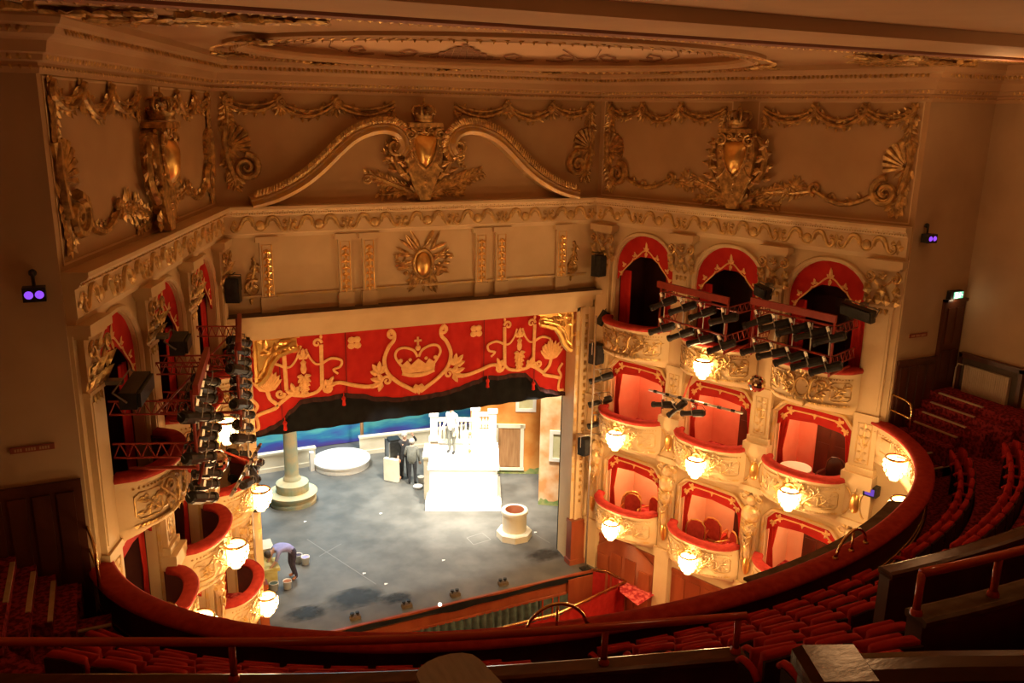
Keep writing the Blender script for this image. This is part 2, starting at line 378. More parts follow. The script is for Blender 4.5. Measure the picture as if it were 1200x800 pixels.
def stemB(mb, F, pts, r0, r1=None, h=0.02, flat=0.9, n=6): stem(mb, F, pts, r0*1.5, (r1 if r1 is not None else r0)*1.5, h+.015, 1.1, n)
def leafB(mb, F, x, z, ang, L, wd, h=0.01): leaf(mb, F, x, z, ang, L*1.1, wd*1.25, h, 0.9)
def fanB(mb, F, x, z, ang, L, n=5, spread=1.5, wd=0.28, h=0.01): fan(mb, F, x, z, ang, L*1.12, n+1, spread, wd*.95, h)
def vineB(mb, F, A, B, k0, kind, r, leaves=6, L=0.16, h=0.02): vine(mb, F, A, B, k0, kind, r*1.5, leaves+5, L*1.05, h)
def shellB(mb, F, x, z, ang, R, n=7, spread=2.2): shell(mb, F, x, z, ang, R*1.12, n, spread, .03)
# ================================================================== THE SHELL
UC = [1.65, 4.13, 6.61]           # box columns along the splayed wall
UP = [0.41, 2.89, 5.37, 7.85]     # pilasters between them
HW = 0.90
RAILZ = [2.42, 5.05, 7.58]        # velvet rail heights: lower, middle, upper tier
FLZ = [1.62, 4.25, 6.80]
LOWTOP = [3.62, 6.38]
ARCH_SPR, ARCH_R = 8.93, 0.90

def arch_contour(uc, zb):
    pts = [(uc-ARCH_R, zb)]
    for i in range(17):
        a = PI-PI*i/16; pts.append((uc+ARCH_R*math.cos(a), ARCH_SPR+ARCH_R*math.sin(a)))
    return pts+[(uc+ARCH_R, zb)]
def cut_contour(uc, zb, zt):
    return [(uc-HW, zb), (uc-HW, zt-.26), (uc-HW+.06, zt-.20), (uc-HW+.20, zt-.04), (uc-HW+.28, zt), (uc, zt+.015),
            (uc+HW-.28, zt), (uc+HW-.20, zt-.04), (uc+HW-.06, zt-.20), (uc+HW, zt-.26), (uc+HW, zb)]
def tier_contour(t, uc): return arch_contour(uc, FLZ[2]) if t == 2 else cut_contour(uc, FLZ[t], LOWTOP[t])

wall_of = {}
for s, side in ((1, 'right'), (-1, 'left')):
    F = BW(s)
    mb = MB()
    def quad(u0, u1, z0, z1, o=0.0): mb.add([F(u0, z0, o), F(u1, z0, o), F(u1, z1, o), F(u0, z1, o)], [(0, 1, 2, 3)])
    quad(8.25, 10.2, -1.4, 5.6)
    quad(0, UC[0]-HW, -1.4, 10.05); quad(UC[0]+HW, UC[1]-HW, -1.4, 10.05); quad(UC[1]+HW, UC[2]-HW, -1.4, 10.05); quad(UC[2]+HW, 8.25, -1.4, 10.05)
    for uc in UC:
        quad(uc-HW, uc+HW, -1.4, FLZ[0])
        for t in range(3):
            ct = tier_contour(t, uc); zt = (FLZ[1], FLZ[2], 10.05)[t]
            for (a, b) in zip(ct[1:-1], ct[2:-1]):
                mb.add([F(a[0], a[1]), F(b[0], b[1]), F(b[0], zt), F(a[0], zt)], [(0, 1, 2, 3)])
            for (a, b) in zip(ct[:-1], ct[1:]):
                mb.add([F(a[0], a[1]), F(b[0], b[1]), F(b[0], b[1], -.18), F(a[0], a[1], -.18)], [(0, 1, 2, 3)])
    wall_of[s] = struct('wall_splayed_'+side, mb, 'cream')
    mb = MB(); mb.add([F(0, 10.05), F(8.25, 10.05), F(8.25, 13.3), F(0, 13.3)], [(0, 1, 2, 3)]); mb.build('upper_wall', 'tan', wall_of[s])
    # return wall facing the audience and the long side wall
    mb = MB(); X0, X1, Y0 = 7.72, 9.6, -7.74
    mb.add([(s*X0, Y0, -1.4), (s*X1, Y0, -1.4), (s*X1, Y0, 13.3), (s*X0, Y0, 13.3)], [(0, 1, 2, 3)])
    r = struct('wall_outer_'+side, mb, 'side_paint')
    mb = MB(); mb.add([(s*X1, Y0, 4), (s*X1, -23.5, 4), (s*X1, -23.5, 14.1), (s*X1, Y0, 14.1)], [(0, 1, 2, 3)])
    struct('wall_'+side, mb, 'side_paint')
    # dark panelled dado on the return wall
    mb = MB()
    if s > 0: mb.box(7.76, 8.92, Y0-.04, Y0, 5.6, 7.86); mb.box(7.76, 8.92, Y0-.07, Y0, 7.82, 7.90)
    else: mb.box(-9.6, -7.76, Y0-.04, Y0, 5.6, 7.86); mb.box(-9.6, -7.76, Y0-.07, Y0, 7.82, 7.90)
    d = struct('baseboard_'+side, mb, 'wood_dark')
    mb = MB(); n = 4 if s > 0 else 6
    span = (7.82, 8.88) if s > 0 else (-9.55, -7.82)
    for i in range(n):
        a = span[0]+(span[1]-span[0])*i/n+.04; b = span[0]+(span[1]-span[0])*(i+1)/n-.04
        q = MB(); q.box(a, b, Y0-.065, Y0-.03, 6.2, 7.74); q.build('dado_panel', 'wood_dark', d)
    # moulded edge of the box wall where it meets the return wall
    mb = MB(F and None); q = [F(8.10, z, .06) for z in (5.6, 10.0)]
    mb.add([F(8.09, 5.6, .0), F(8.22, 5.6, .0), F(8.22, 5.6, .05), F(8.09, 5.6, .05), F(8.09, 10.0, 0), F(8.22, 10.0, 0), F(8.22, 10.0, .05), F(8.09, 10.0, .05)],
           [(0,3,2,1),(4,5,6,7),(0,1,5,4),(1,2,6,5),(2,3,7,6),(3,0,4,7)])
    struct('trim_edge_'+side, mb, 'cream')

# proscenium wall with its opening
mb = MB()
def pq(x0, x1, z0, z1, y=0.0): mb.add([(x0, y, z0), (x1, y, z0), (x1, y, z1), (x0, y, z1)], [(0, 1, 2, 3)])
pq(-4.87, 4.87, 7.62, 10.06); pq(-4.87, -4.37, -1.4, 7.62); pq(4.37, 4.87, -1.4, 7.62)
mbw = mb; mb = MB()
for s in (-1, 1):
    mb.add([(s*4.37, 0, -1.4), (s*4.37, 0, 7.62), (s*4.42, .75, 7.55), (s*4.42, .75, -1.4)], [(0, 1, 2, 3)])
mb.add([(-4.37, 0, 7.62), (4.37, 0, 7.62), (4.42, .75, 7.55), (-4.42, .75, 7.55)], [(0, 1, 2, 3)])
struct('trim_7', mb, 'cream'); wall_front = struct('wall_front', mbw, 'cream')
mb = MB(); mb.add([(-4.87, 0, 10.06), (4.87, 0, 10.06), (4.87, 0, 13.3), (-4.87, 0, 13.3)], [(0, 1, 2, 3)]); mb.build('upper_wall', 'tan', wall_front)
# moulded frame round the opening: lintel shelf, architrave bands, pillar mouldings
mb = MB()
mb.prism([(-4.95, 8.14), (4.95, 8.14), (4.95, 8.26), (-4.95, 8.26)], -.46, 0)
mb.prism([(-4.85, 7.94), (4.85, 7.94), (4.85, 8.12), (-4.85, 8.12)], -.20, 0)
mb.prism([(-4.80, 7.74), (4.80, 7.74), (4.80, 7.94), (-4.80, 7.94)], -.12, 0)
mb.prism([(-4.60, 7.62), (4.60, 7.62), (4.60, 7.74), (-4.60, 7.74)], -.06, 0)
lint = struct('trim_1', mb, 'cream')
mb = MB(); mb.box(-4.94, 4.94, -.45, -.01, 8.26, 8.268); mb.build('shelf_shade_sheet', 'shelf_shade', lint)  # thin dark sheet, the shelf's shade put into its colour
for k, s in enumerate((-1, 1)):
    t = thing('proscenium_pillar', ('moulded cream pillar on the left of the stage opening with red wooden foot', 'moulded cream pillar on the right of the stage opening with red wooden foot')[k], 'pillar', (s*4.5, -.05, 0), 'pillars of the stage opening')
    mb = MB()
    for a, b, o in ((4.35, 4.45, .06), (4.45, 4.55, .16), (4.55, 4.69, .11), (4.69, 4.84, .17)):
        mb.box(min(s*a, s*b), max(s*a, s*b), -o, 0.01, 1.38, 7.74)
    mb.build('shaft', 'cream', t)
    mb = MB()
    mb.box(min(s*4.32, s*4.88), max(s*4.32, s*4.88), -.24, .05, 0.10, 1.38); mb.box(min(s*4.28, s*4.90), max(s*4.28, s*4.90), -.28, .06, -.02, .16)
    mb.box(min(s*4.30, s*4.86), max(s*4.30, s*4.86), -.26, .05, 1.30, 1.40)
    mb.build('foot', 'wood_red', t)
    mb = MB(PW)
    for i in range(26):
        z = 1.9+i*.22
        mb.add([(s*4.62-.05, z, .115), (s*4.62+.05, z, .115), (s*4.62+.05, z+.13, .115), (s*4.62-.05, z+.13, .115), (s*4.62, z+.065, .15)], [(0,1,4),(1,2,4),(2,3,4),(3,0,4)])
    bead_row(mb, PW, [], .01)
    mb.build('carved_drops', 'gilt', t)
    mb = MB()
    for i in range(11):
        z = 2.6+i*.42; x = s*4.40
        mb.box(x-.035, x+.035, -.075, -.05, z, z+.26)
    mb.build('reveal_panels', 'parcel_gilt', t)
    # gilded corner bracket under the lintel
    tb = thing('gilt_bracket', ('pierced gilt bracket in the upper left corner of the stage opening', 'pierced gilt bracket in the upper right corner of the stage opening')[k], 'bracket', (s*4.2, -.02, 7.6), 'gilt corner brackets of the stage opening')
    mb = MB(); g = lambda x, z, o=0.0: (x, .04-o, z)
    pts = [(s*4.24, 6.52), (s*4.12, 6.58), (s*3.98, 6.74), (s*3.88, 6.98), (s*3.72, 7.18), (s*3.48, 7.26), (s*3.26, 7.32)]
    stem(mb, g, pts, .085, .06, .03, 1.0, 6); stem(mb, g, [(x-s*-.10, z+.10) for x, z in pts[1:]], .04, .03, .05)
    stem(mb, g, spiral((s*3.34, 7.38), .15, 0, 1.5*s), .045, .02, .04)
    stem(mb, g, [(s*4.24, 7.62), (s*3.2, 7.62)], .05, .05, .02); stem(mb, g, [(s*4.24, 6.5), (s*4.24, 7.62)], .05, .05, .02)
    for i in range(16):
        x = s*rnd.uniform(3.6, 4.2); z = 7.55-rnd.uniform(0, 1)*(abs(x)-3.4)*.9
        leaf(mb, g, x, z, rnd.uniform(0, 6.28), .24, .07, .03)
    mb.add([g(s*4.24, 6.52, .0), g(s*3.98, 6.74, 0), g(s*3.72, 7.18, 0), g(s*3.26, 7.32, 0), g(s*3.26, 7.62, 0), g(s*4.24, 7.62, 0)], [(0, 1, 2, 3, 4, 5)])
    mb.build('scrollwork', 'gold', tb)

# panel strips between lintel and cornice, with gilt drops
for k, (x, dbl) in enumerate(((-3.86, 0), (-2.05, 0), (-1.47, 0), (1.47, 0), (2.03, 0), (3.80, 0))):
    nm = ('leftmost', 'second', 'third', 'fourth', 'fifth', 'rightmost')[k]
    t = thing('panel_strip', f'narrow cream pilaster strip with gilt drop above the stage curtain, {nm} from the left' if 0 < k < 5 else f'{nm} narrow cream pilaster strip with gilt drop above the stage curtain', 'pilaster', (x, 0, 8.3), 'pilaster strips above the stage opening')
    mb = MB(); mb.box(x-.16, x+.16, -.09, .0, 8.32, 9.96); mb.box(x-.25, x+.25, -.16, 0, 9.90, 10.03); mb.box(x-.19, x+.19, -.12, 0, 8.27, 8.62)
    mb.build('shaft', 'cream', t)
    mb = MB(PW)
    for i in range(7):
        z = 9.70-i*.155
        fan(mb, lambda a, b, c=0: (a, b, c), x, z, -PI/2, .15, 3, 1.6, .5, .095); boss(mb, lambda a, b, c=0: (a, b, c+.09), x, z, .035, .045, .03, 6, 2)
    stem(mb, lambda a, b, c=0: (a, b, c), [(x-.11, 8.66), (x-.11, 9.84), (x+.11, 9.84), (x+.11, 8.66), (x-.11, 8.66)], .012, .012, .09)
    mb.build('gilt_drop', 'gold', t)
# side scroll relief beside the outer strips
mb = MB(PW); idf = lambda a, b, c=0: (a, b, c)
for s in (-1, 1):
    vineB(mb, idf, (s*4.18, 9.55), (s*4.2, 8.6), 9, 'S', .03, 8, .16)
    stem(mb, idf, spiral((s*4.20, 8.85), .20, 1, 1.5), .045, .02); stem(mb, idf, spiral((s*4.20, 8.85), .11, 3, 1.5), .03, .015)
mb.build('scroll_relief', 'gilt', wall_front)
mb = MB(); mb.prism([(-4.6, 8.62), (4.6, 8.62), (4.6, 8.68), (-4.6, 8.68)], -.05, 0)
mb.build('string_moulding', 'parcel_gilt', wall_front)

# oval medallion with laurel spray
t = thing('medallion', 'gilt oval medallion wreathed in leaf sprays above the stage curtain', 'medallion', (-.08, -.02, 9.2))
mb = MB(PW); boss(mb, idf, -.08, 9.18, .20, .30, .12, 18, 5); mb.build('oval', 'gold', t, True)
mb = MB(PW); stem(mb, idf, [(-.08+.25*math.cos(a*PI/12), 9.18+.36*math.sin(a*PI/12)) for a in range(25)], .04, .04, .03)
for a in range(34):
    an = 2*PI*a/34+.1; r1, r2 = .27, .38
    leaf(mb, idf, -.08+r1*math.cos(an), 9.18+r2*math.sin(an), an+rnd.uniform(-.7, .7), rnd.uniform(.30, .52)*(1.2 if math.sin(an) > 0 else .95), .06, .02)
for s in (-1, 1):
    vine(mb, idf, (-.08+s*.15, 8.72), (-.08+s*.72, 9.35), -5*s, 'S', .03, 9, .2)
mb.build('laurel', 'gilt', t)

# ------------------------------------------------------------------ main cornice over boxes and proscenium
def room_path(o=0.0, u1=8.22):
    P = []
    a = BW(-1)(u1, 0, 0); b = BW(1)(u1, 0, 0)
    return [(a[0], a[1], 0), (-AX, 0, 0), (AX, 0, 0), (b[0], b[1], 0)]
mb = MB()
mb.sweep(room_path(), [(0, 10.02), (.11, 10.02), (.13, 10.09), (.15, 10.12), (.15, 10.50), (.20, 10.53), (.24, 10.60), (.31, 10.63), (.34, 10.67), (.34, 10.73), (0, 10.73)])
cornice = struct('trim_2', mb, 'cream')
def frieze_unit(mb, F, x, wdt, z0, z1, o):
    zc = (z0+z1)/2; H = z1-z0
    boss(mb, lambda a, b, c=0: F(a, b, c+o), x, zc-.02, .11, H*.30, .05, 10, 3)
    stem(mb, F, [(x+.14*math.cos(a), zc+H*.36*math.sin(a)) for a in [PI*1.05+i*PI*.9/8 for i in range(9)]], .022, .022, o)
    for s in (-1, 1):
        k_ = wdt/1.3
        hp = smooth2([(.14, -.01), (.17, .11), (.26, .17), (.35, .13), (.41, .02), (.46, -.10), (.54, -.14), (.60, -.07), (.575, .01), (.53, -.01)], 3)
        stem(mb, F, [(x+s*a*k_, zc+b) for a, b in hp], .046, .030, o+.01, 1.1, 6)
        hp = smooth2([(.17, -.04), (.20, .05), (.27, .09), (.33, .05), (.38, -.05)], 3); stem(mb, F, [(x+s*a*k_, zc+b) for a, b in hp], .018, .014, o)
        leaf(mb, F, x+s*wdt*.20, zc+H*.22, PI/2+s*.9, .14, .04, o); leaf(mb, F, x+s*wdt*.34, zc-H*.2, -PI/2+s*1.3, .15, .04, o)
        leaf(mb, F, x+s*wdt*.38, zc+.02, PI/2-s*.5, .13, .035, o)
        bead_row(mb, F, [(x+s*wdt*.43, zc+H*.18)], .04, o+.01)
    fan(mb, F, x+wdt*.5, zc-.05, PI/2, .20, 3, 1.7, .5, o); leaf(mb, F, x+wdt*.5, zc-.05, -PI/2, .12, .035, o)
def build_frieze(name, F, x0, x1, n):
    mb = MB(); wdt = (x1-x0)/n
    for i in range(n): frieze_unit(mb, F, x0+(i+.5)*wdt, wdt, 10.12, 10.50, .15)
    mb.build(name, 'frieze_gilt', cornice)
build_frieze('frieze_relief', PW, -4.65, 4.65, 7); build_frieze('frieze_relief', BW(1), .15, 8.05, 6); build_frieze('frieze_relief', BW(-1), .15, 8.05, 6)
mb = MB()
for F, x0, x1 in ((PW, -4.6, 4.6), (BW(1), .2, 8.2), (BW(-1), .2, 8.2)):
    n = int((x1-x0)/.055)
    bead_row(mb, F, [(x0+(x1-x0)*i/n, 10.565) for i in range(n+1)], .018, .235)
    n = int((x1-x0)/.11)
    for i in range(n+1):
        x = x0+(x1-x0)*i/n
        leaf(mb, F, x, 10.61, PI/2, .06, .03, .30)
mb.build('bead_course', 'gilt', cornice)

# ------------------------------------------------------------------ wall reliefs above the cornice
def panel_relief(mb, F, xo, xi, z0, z1, bottom=True, foot=True):
    d = 1 if xi > xo else -1; Wd = abs(xi-xo); X = lambda q: xo+d*q
    # hanging swags along the top
    q = [0.02, .30*Wd, .63*Wd, Wd]
    for i in range(3):
        a, b = q[i], q[i+1]; dep = (.20, .30, .24)[i]
        sw = [(X(a+(b-a)*t/14), z1-.10-dep*math.sin(PI*t/14)**.8) for t in range(15)]
        stemB(mb, F, sw, .030, .030, .03); stemB(mb, F, [(x, z+.07+.05*math.sin(PI*j/14)) for j, (x, z) in enumerate(sw)], .022, .022, .03)
        stemB(mb, F, spiral((X(a+.09), z1-.10), .12, PI/2, 1.4*d), .034, .014, .04)
        for j in range(2, 13, 2):
            leafB(mb, F, sw[j][0], sw[j][1], PI/2+rnd.uniform(-.9, .9), .19, .05, .03); leafB(mb, F, sw[j][0], sw[j][1], -PI/2+rnd.uniform(-.8, .8), .13, .04, .02)
        fanB(mb, F, X(a+.04), z1-.16, -PI/2-d*.2, .26, 3, 1.2, .4, .02)
        fanB(mb, F, X(a+.02), z1-.04, PI/2, .15, 3, 1.9, .5, .02)
    boss(mb, F, X(.47*Wd), z1-.30, .14, .06, .06, 10, 3)
    # outer side: leafy stem, shell and great volute
    vineB(mb, F, (X(.05), z1-.15), (X(.10), z1-.75), 6*d, 'S', .035, 7, .22)
    zc = z0+(z1-z0)*.52
    shellB(mb, F, X(.02), zc-.12, PI/2-d*.75, .52, 8, 1.9); fanB(mb, F, X(.03), zc-.1, -PI/2+d*.35, .36, 4, 1.3, .35)
    stemB(mb, F, [(X(.0), zc+.35), (X(-.02), zc), (X(.03), zc-.4), (X(.10), zc-.62)], .04, .05, .03)
    if foot:
        stemB(mb, F, spiral((X(.40), z0+.52), .30, PI/2 if d > 0 else PI/2, -1.7*d, 30), .055, .022, .05)
        stemB(mb, F, spiral((X(.40), z0+.52), .20, PI, -1.2*d, 22), .035, .015, .03)
        vineB(mb, F, (X(.06), zc-.35), (X(.12), z0+.10), -7*d, 'S', .045, 9, .22)
        fanB(mb, F, X(.20), z0+.32, -PI/2-d*.3, .30, 4, 1.6, .4)
    if bottom:
        b0 = X(.62); b1 = X(.58*Wd)
        stemB(mb, F, [(b0+(b1-b0)*t/14, z0+.46-.24*math.sin(PI*t/14)) for t in range(15)], .04, .035, .03)
        for t in range(1, 14, 2): leafB(mb, F, b0+(b1-b0)*t/14, z0+.46-.24*math.sin(PI*t/14), PI/2+rnd.uniform(-1, 1), .17, .045, .02)
        stemB(mb, F, spiral((b1, z0+.50), .14, -PI/2, 1.4*d), .034, .014, .04)
        vineB(mb, F, (b1, z0+.40), (X(.80*Wd), z0+.42), 9*d, 'S', .034, 8, .2); vineB(mb, F, (X(.78*Wd), z0+.46), (X(.98*Wd), z0+.22), -8*d, 'S', .034, 7, .2)
        fanB(mb, F, X(.72*Wd), z0+.46, PI/2, .3, 5, 1.8, .35)
    # inner edge
    vineB(mb, F, (X(Wd), z1-.2), (X(.97*Wd), z1-.45), 4, 'C', .028, 3, .14)
mb = MB(); panel_relief(mb, PW, -4.60, -.75, 11.05, 13.08, False); panel_relief(mb, PW, 4.60, .75, 11.05, 13.08, False)
mb.build('scroll_relief', 'gilt', wall_front)
for s in (1, -1):
    for a, b in ((.28, 3.75), (8.0, 4.70)):
        mb = MB(); panel_relief(mb, BW(s), a, b, 10.85, 13.08); mb.build('scroll_relief', 'gilt', wall_of[s])
        # soft-edged plaster margin of the panel
        mb = MB(); lo, hi = min(a, b)-.12, max(a, b)+.12
        mb.sweep([BW(s)(x, z, 0) for x, z in ((lo, 10.8), (hi, 10.8), (hi, 13.16), (lo, 13.16))], [(0, 0), (.03, 0), (.03, .012), (0, .012)], True, up=Vector(BW(s)(0, 0, 1))-Vector(BW(s)(0, 0, 0)))
        mb.build('panel_margin', 'cream', wall_of[s])

def cartouche(F, x, z0, label, wings=True):
    """crowned shield on scroll supports"""
    c = F(x, z0, 0)
    t = thing('cartouche', label, 'cartouche', c, 'crowned shields above the cornice')
    G = lambda a, b, o=0.0: F(x+a*1.22, z0+b, o*1.15)
    mb = MB(lambda a, b, o: G(a, b, o))
    def sh(a, k): return [(a*q, p) for q, p in ((0, -.46), (.5, -.30), (.85, -.02), (1, .30), (.92, .46), (-.92, .46), (-1, .30), (-.85, -.02), (-.5, -.30))]
    rings = []
    for sc_, h_ in ((1.0, .26), (.86, .33), (.55, .39), (.15, .41)):
        rings.append([(G(.235*sc_*q, 1.20+p*.82*sc_, h_)) for q, p in sh(1, 0)])
    m2 = MB(); n = 9
    vs = [p for r_ in rings for p in r_]; fs = [(j*n+i, j*n+(i+1) % n, (j+1)*n+(i+1) % n, (j+1)*n+i) for j in range(3) for i in range(n)]+[tuple(3*n+i for i in range(n))]
    m2.add(vs, fs); m2.build('shield', 'gold', t, True)
    m2 = MB()
    body = [(-.12, .05), (.12, .05), (.22, .45), (.40, .85), (.46, 1.3), (.42, 1.65), (.30, 1.78), (-.30, 1.78), (-.42, 1.65), (-.46, 1.3), (-.40, .85), (-.22, .45)]
    nb = len(body)
    m2.add([G(a, b, 0) for a, b in body]+[G(a*.86, b, .24) for a, b in body], [tuple(range(nb, 2*nb))]+[(i, (i+1) % nb, (i+1) % nb+nb, i+nb) for i in range(nb)])
    m2.add([G(a, b, o) for a, b, o in ((-.36, 1.76, 0), (.36, 1.76, 0), (.36, 1.76, .36), (-.36, 1.76, .36), (-.33, 1.86, 0), (.33, 1.86, 0), (.33, 1.86, .36), (-.33, 1.86, .36))],
           [(0,3,2,1),(4,5,6,7),(0,1,5,4),(1,2,6,5),(2,3,7,6),(3,0,4,7)])
    m2.build('body', 'gilt', t)
    m2 = MB()
    stem(m2, G, [(a*.27, 1.20+b*.95) for a, b in sh(1, 0)]+[(0, 1.20-.46*.95)], .035, .035, .27)
    for sg in (-1, 1):
        stem(m2, G, curve((sg*.10, .20), (sg*.36, .80), -5*sg, 'S'), .06, .05, .20); stem(m2, G, spiral((sg*.30, 1.60), .13, PI/2, 1.5*sg), .04, .02, .30)
        stem(m2, G, curve((sg*.38, .75), (sg*.40, 1.72), -6*sg, 'C', 20, 3, -1.2*sg), .055, .04, .22)
        for i in range(7): leaf(m2, G, sg*(.34+.02*i), .7+i*.14, (PI/2-.9*sg) if i % 2 else -.2*sg+(0 if sg > 0 else PI), .2, .055, .20)
        for i in range(4): bead_row(m2, G, [(sg*(.30), 1.02+i*.16)], .03, .27)
        fanB(m2, G, sg*.1, .15, PI/2-sg*1.0, .34, 4, 1.2, .4, .12)
        stem(m2, G, smooth2([(sg*.30, .55), (sg*.52, .85), (sg*.56, 1.25), (sg*.48, 1.55), (sg*.36, 1.66), (sg*.30, 1.56), (sg*.36, 1.48)], 4), .075, .045, .14, 1.1, 6)
        for i in range(6): leafB(m2, G, sg*(.50+.03*math.sin(i)), .75+i*.14, (.5 if sg > 0 else PI-.5)+(.5 if i % 2 else -.3)*sg, .22, .06, .10)
        stem(m2, G, spiral((sg*.12, 1.68), .08, PI/2, 1.3*sg), .03, .014, .30)
    fan(m2, G, 0, 1.60, PI/2, .14, 5, 2.2, .4, .28); bead_row(m2, G, [(0, .62), (0, .50), (0, .40)], .035, .24)
    m2.build('scroll_frame', 'gilt', t)
    m2 = MB()   # crown
    cx = MB()
    ctr = Vector(G(0, 1.88, .20)); up = Vector((0, 0, 1))
    prof = [(.20, 0), (.23, .03), (.21, .07), (.23, .10), (.24, .16)]
    m2.lathe(prof, ctr, 16)
    for k in range(6):
        a = 2*PI*k/6
        pts = [ctr+Vector((math.cos(a)*r_, math.sin(a)*r_, z_)) for r_, z_ in ((.23, .14), (.29, .24), (.25, .34), (.12, .37), (.0, .32))]
        m2.tube(pts, .028, 5)
        m2.ball(ctr+Vector((math.cos(a+.52)*.25, math.sin(a+.52)*.25, .20)), .035, 6, 4)
    m2.ball(ctr+up*.40, .06, 8, 6); m2.tube([ctr+up*.44, ctr+up*.54], .018, 5)
    m2.build('crown', 'gilt', t, True)
    if wings:
        m2 = MB()
        for sg in (-1, 1):
            vineB(m2, G, (sg*.18, .32), (sg*.98, .60), -4*sg, 'S', .036, 8, .20); vineB(m2, G, (sg*.2, .25), (sg*.90, .22), 6*sg, 'S', .032, 7, .18)
            stem(m2, G, spiral((sg*1.12, .56), .10, 0, 1.4*sg), .03, .012)
            fan(m2, G, sg*.25, .25, PI/2-sg*1.1, .36, 5, 1.4, .35)
        m2.build('leaf_spray', 'gilt', t)
    return t
cartouche(PW, -.10, 10.72, 'crowned gilt shield between the scrolls of the broken pediment over the stage')
cartouche(BW(1), 4.20, 10.72, 'crowned gilt shield on the splayed wall above the right-hand boxes')
cartouche(BW(-1), 4.20, 10.72, 'crowned gilt shield on the splayed wall above the left-hand boxes, seen edge on')

# swan-neck pediment
t = thing('pediment', 'broken swan-neck pediment with gilt leaf edge curving up to the central shield', 'pediment', (0, 0, 10.73))
for s in (-1, 1):
    path = [(s*4.15, 10.80), (s*3.6, 10.95), (s*3.05, 11.22), (s*2.6, 11.55), (s*2.2, 11.92), (s*1.8, 12.24), (s*1.35, 12.42), (s*.95, 12.44), (s*.68, 12.30), (s*.58, 12.05), (s*.68, 11.85)]
    P2 = []
    for i in range(len(path)-1):
        for k in range(4):
            f = k/4; p0, p1, p2, p3 = path[max(i-1, 0)], path[i], path[i+1], path[min(i+2, len(path)-1)]
            cr = lambda a, b, c, d: .5*((2*b)+(-a+c)*f+(2*a-5*b+4*c-d)*f*f+(-a+3*b-3*c+d)*f**3)
            P2.append((cr(p0[0], p1[0], p2[0], p3[0]), cr(p0[1], p1[1], p2[1], p3[1])))
    P2.append(path[-1])
    mb = MB(); pr = [(-.13, 0), (-.13, .32), (-.05, .38), (.02, .28), (.07, .33), (.13, .24), (.15, .12), (.15, 0)]
    mb.sweep([PW(a, b, 0) for a, b in P2], [(q*s, o) for q, o in pr], up=(0, -1, 0)); mb.build('raking_moulding', 'parcel_gilt', t, False)
    mb = MB()
    for i in range(1, len(P2)-1):
        a = math.atan2(P2[i+1][1]-P2[i-1][1], P2[i+1][0]-P2[i-1][0])
        for q in (0, .5):
            x = P2[i][0]*(1-q)+P2[i+1][0]*q; z = P2[i][1]*(1-q)+P2[i+1][1]*q
            leaf(mb, PW, x-math.sin(a)*.09*(-s), z+math.cos(a)*.09*(-s), a-s*PI/2+.5*s, .20, .065, .30); bead_row(mb, PW, [(x+math.sin(a)*.07*(-s), z-math.cos(a)*.07*(-s))], .022, .29)
    mb.build('leaf_edge', 'gilt', t); mb = MB()
    stem(mb, PW, spiral((s*.80, 12.02), .24, PI/2, 1.6*s, 28), .06, .02, .2)
    for i in range(26):   # flower clusters hanging inside the volute
        a = rnd.uniform(0, 6.28); r_ = rnd.uniform(0, .24); bx, bz = s*.85+r_*math.cos(a)*.9, 11.80+r_*math.sin(a)*1.5
        boss(mb, lambda p, q, c=0: PW(p, q, c+.08), bx, bz, .055, .055, .05, 6, 2); leaf(mb, PW, bx, bz, rnd.uniform(0, 6.28), .13, .04, .08)
    mb.build('flower_cluster', 'gilt', t)
    mb = MB()
    vineB(mb, PW, (s*.45, 11.05), (s*1.5, 11.35), -5*s, 'S', .05, 12, .24); stem(mb, PW, spiral((s*1.45, 11.28), .12, 0, 1.4*s), .035, .014)
    mb.build('leaf_spray', 'gilt', t)

# ------------------------------------------------------------------ entablature under the ceiling
ENT = [(0, 13.18), (.05, 13.18), (.07, 13.25), (.05, 13.27), (.05, 13.31), (.13, 13.33), (.15, 13.40), (.20, 13.42), (.24, 13.55), (.28, 13.58), (.36, 13.62), (.40, 13.70), (.46, 13.73), (.50, 13.80), (.50, 13.95), (0, 13.95)]
path = [(-9.6, -22, 0), (-9.6, -7.74, 0), (-7.72, -7.74, 0), (-AX, 0, 0), (AX, 0, 0), (7.72, -7.74, 0), (9.6, -7.74, 0), (9.6, -22, 0)]
mb = MB(); mb.sweep(path, ENT); ent = struct('trim_3', mb, 'ceiling_paint')
mb = MB()
RWf = lambda s: (lambda x, z, o=0.0: (s*x, -7.74-o, z))
SWf = lambda s: (lambda x, z, o=0.0: (s*(9.6-o), -x, z))
for F, x0, x1 in ((PW, -4.8, 4.8), (BW(1), .05, 8.2), (BW(-1), .05, 8.2), (RWf(1), 7.75, 9.2), (RWf(-1), 7.75, 9.2), (SWf(1), 8.2, 14), (SWf(-1), 8.2, 14)):
    n = int((x1-x0)/.10)
    for i in range(n+1):
        x = x0+(x1-x0)*i/n
        leaf(mb, F, x, 13.21, PI/2-.5, .08, .035, .055); leaf(mb, F, x, 13.33, PI/2-.4, .10, .04, .135); leaf(mb, F, x, 13.64, PI/2+.4, .13, .05, .38)
        leaf(mb, F, x+.05, 13.70, -PI/2+.4, .09, .04, .40)
mb.build('leaf_courses', 'gilt', ent)

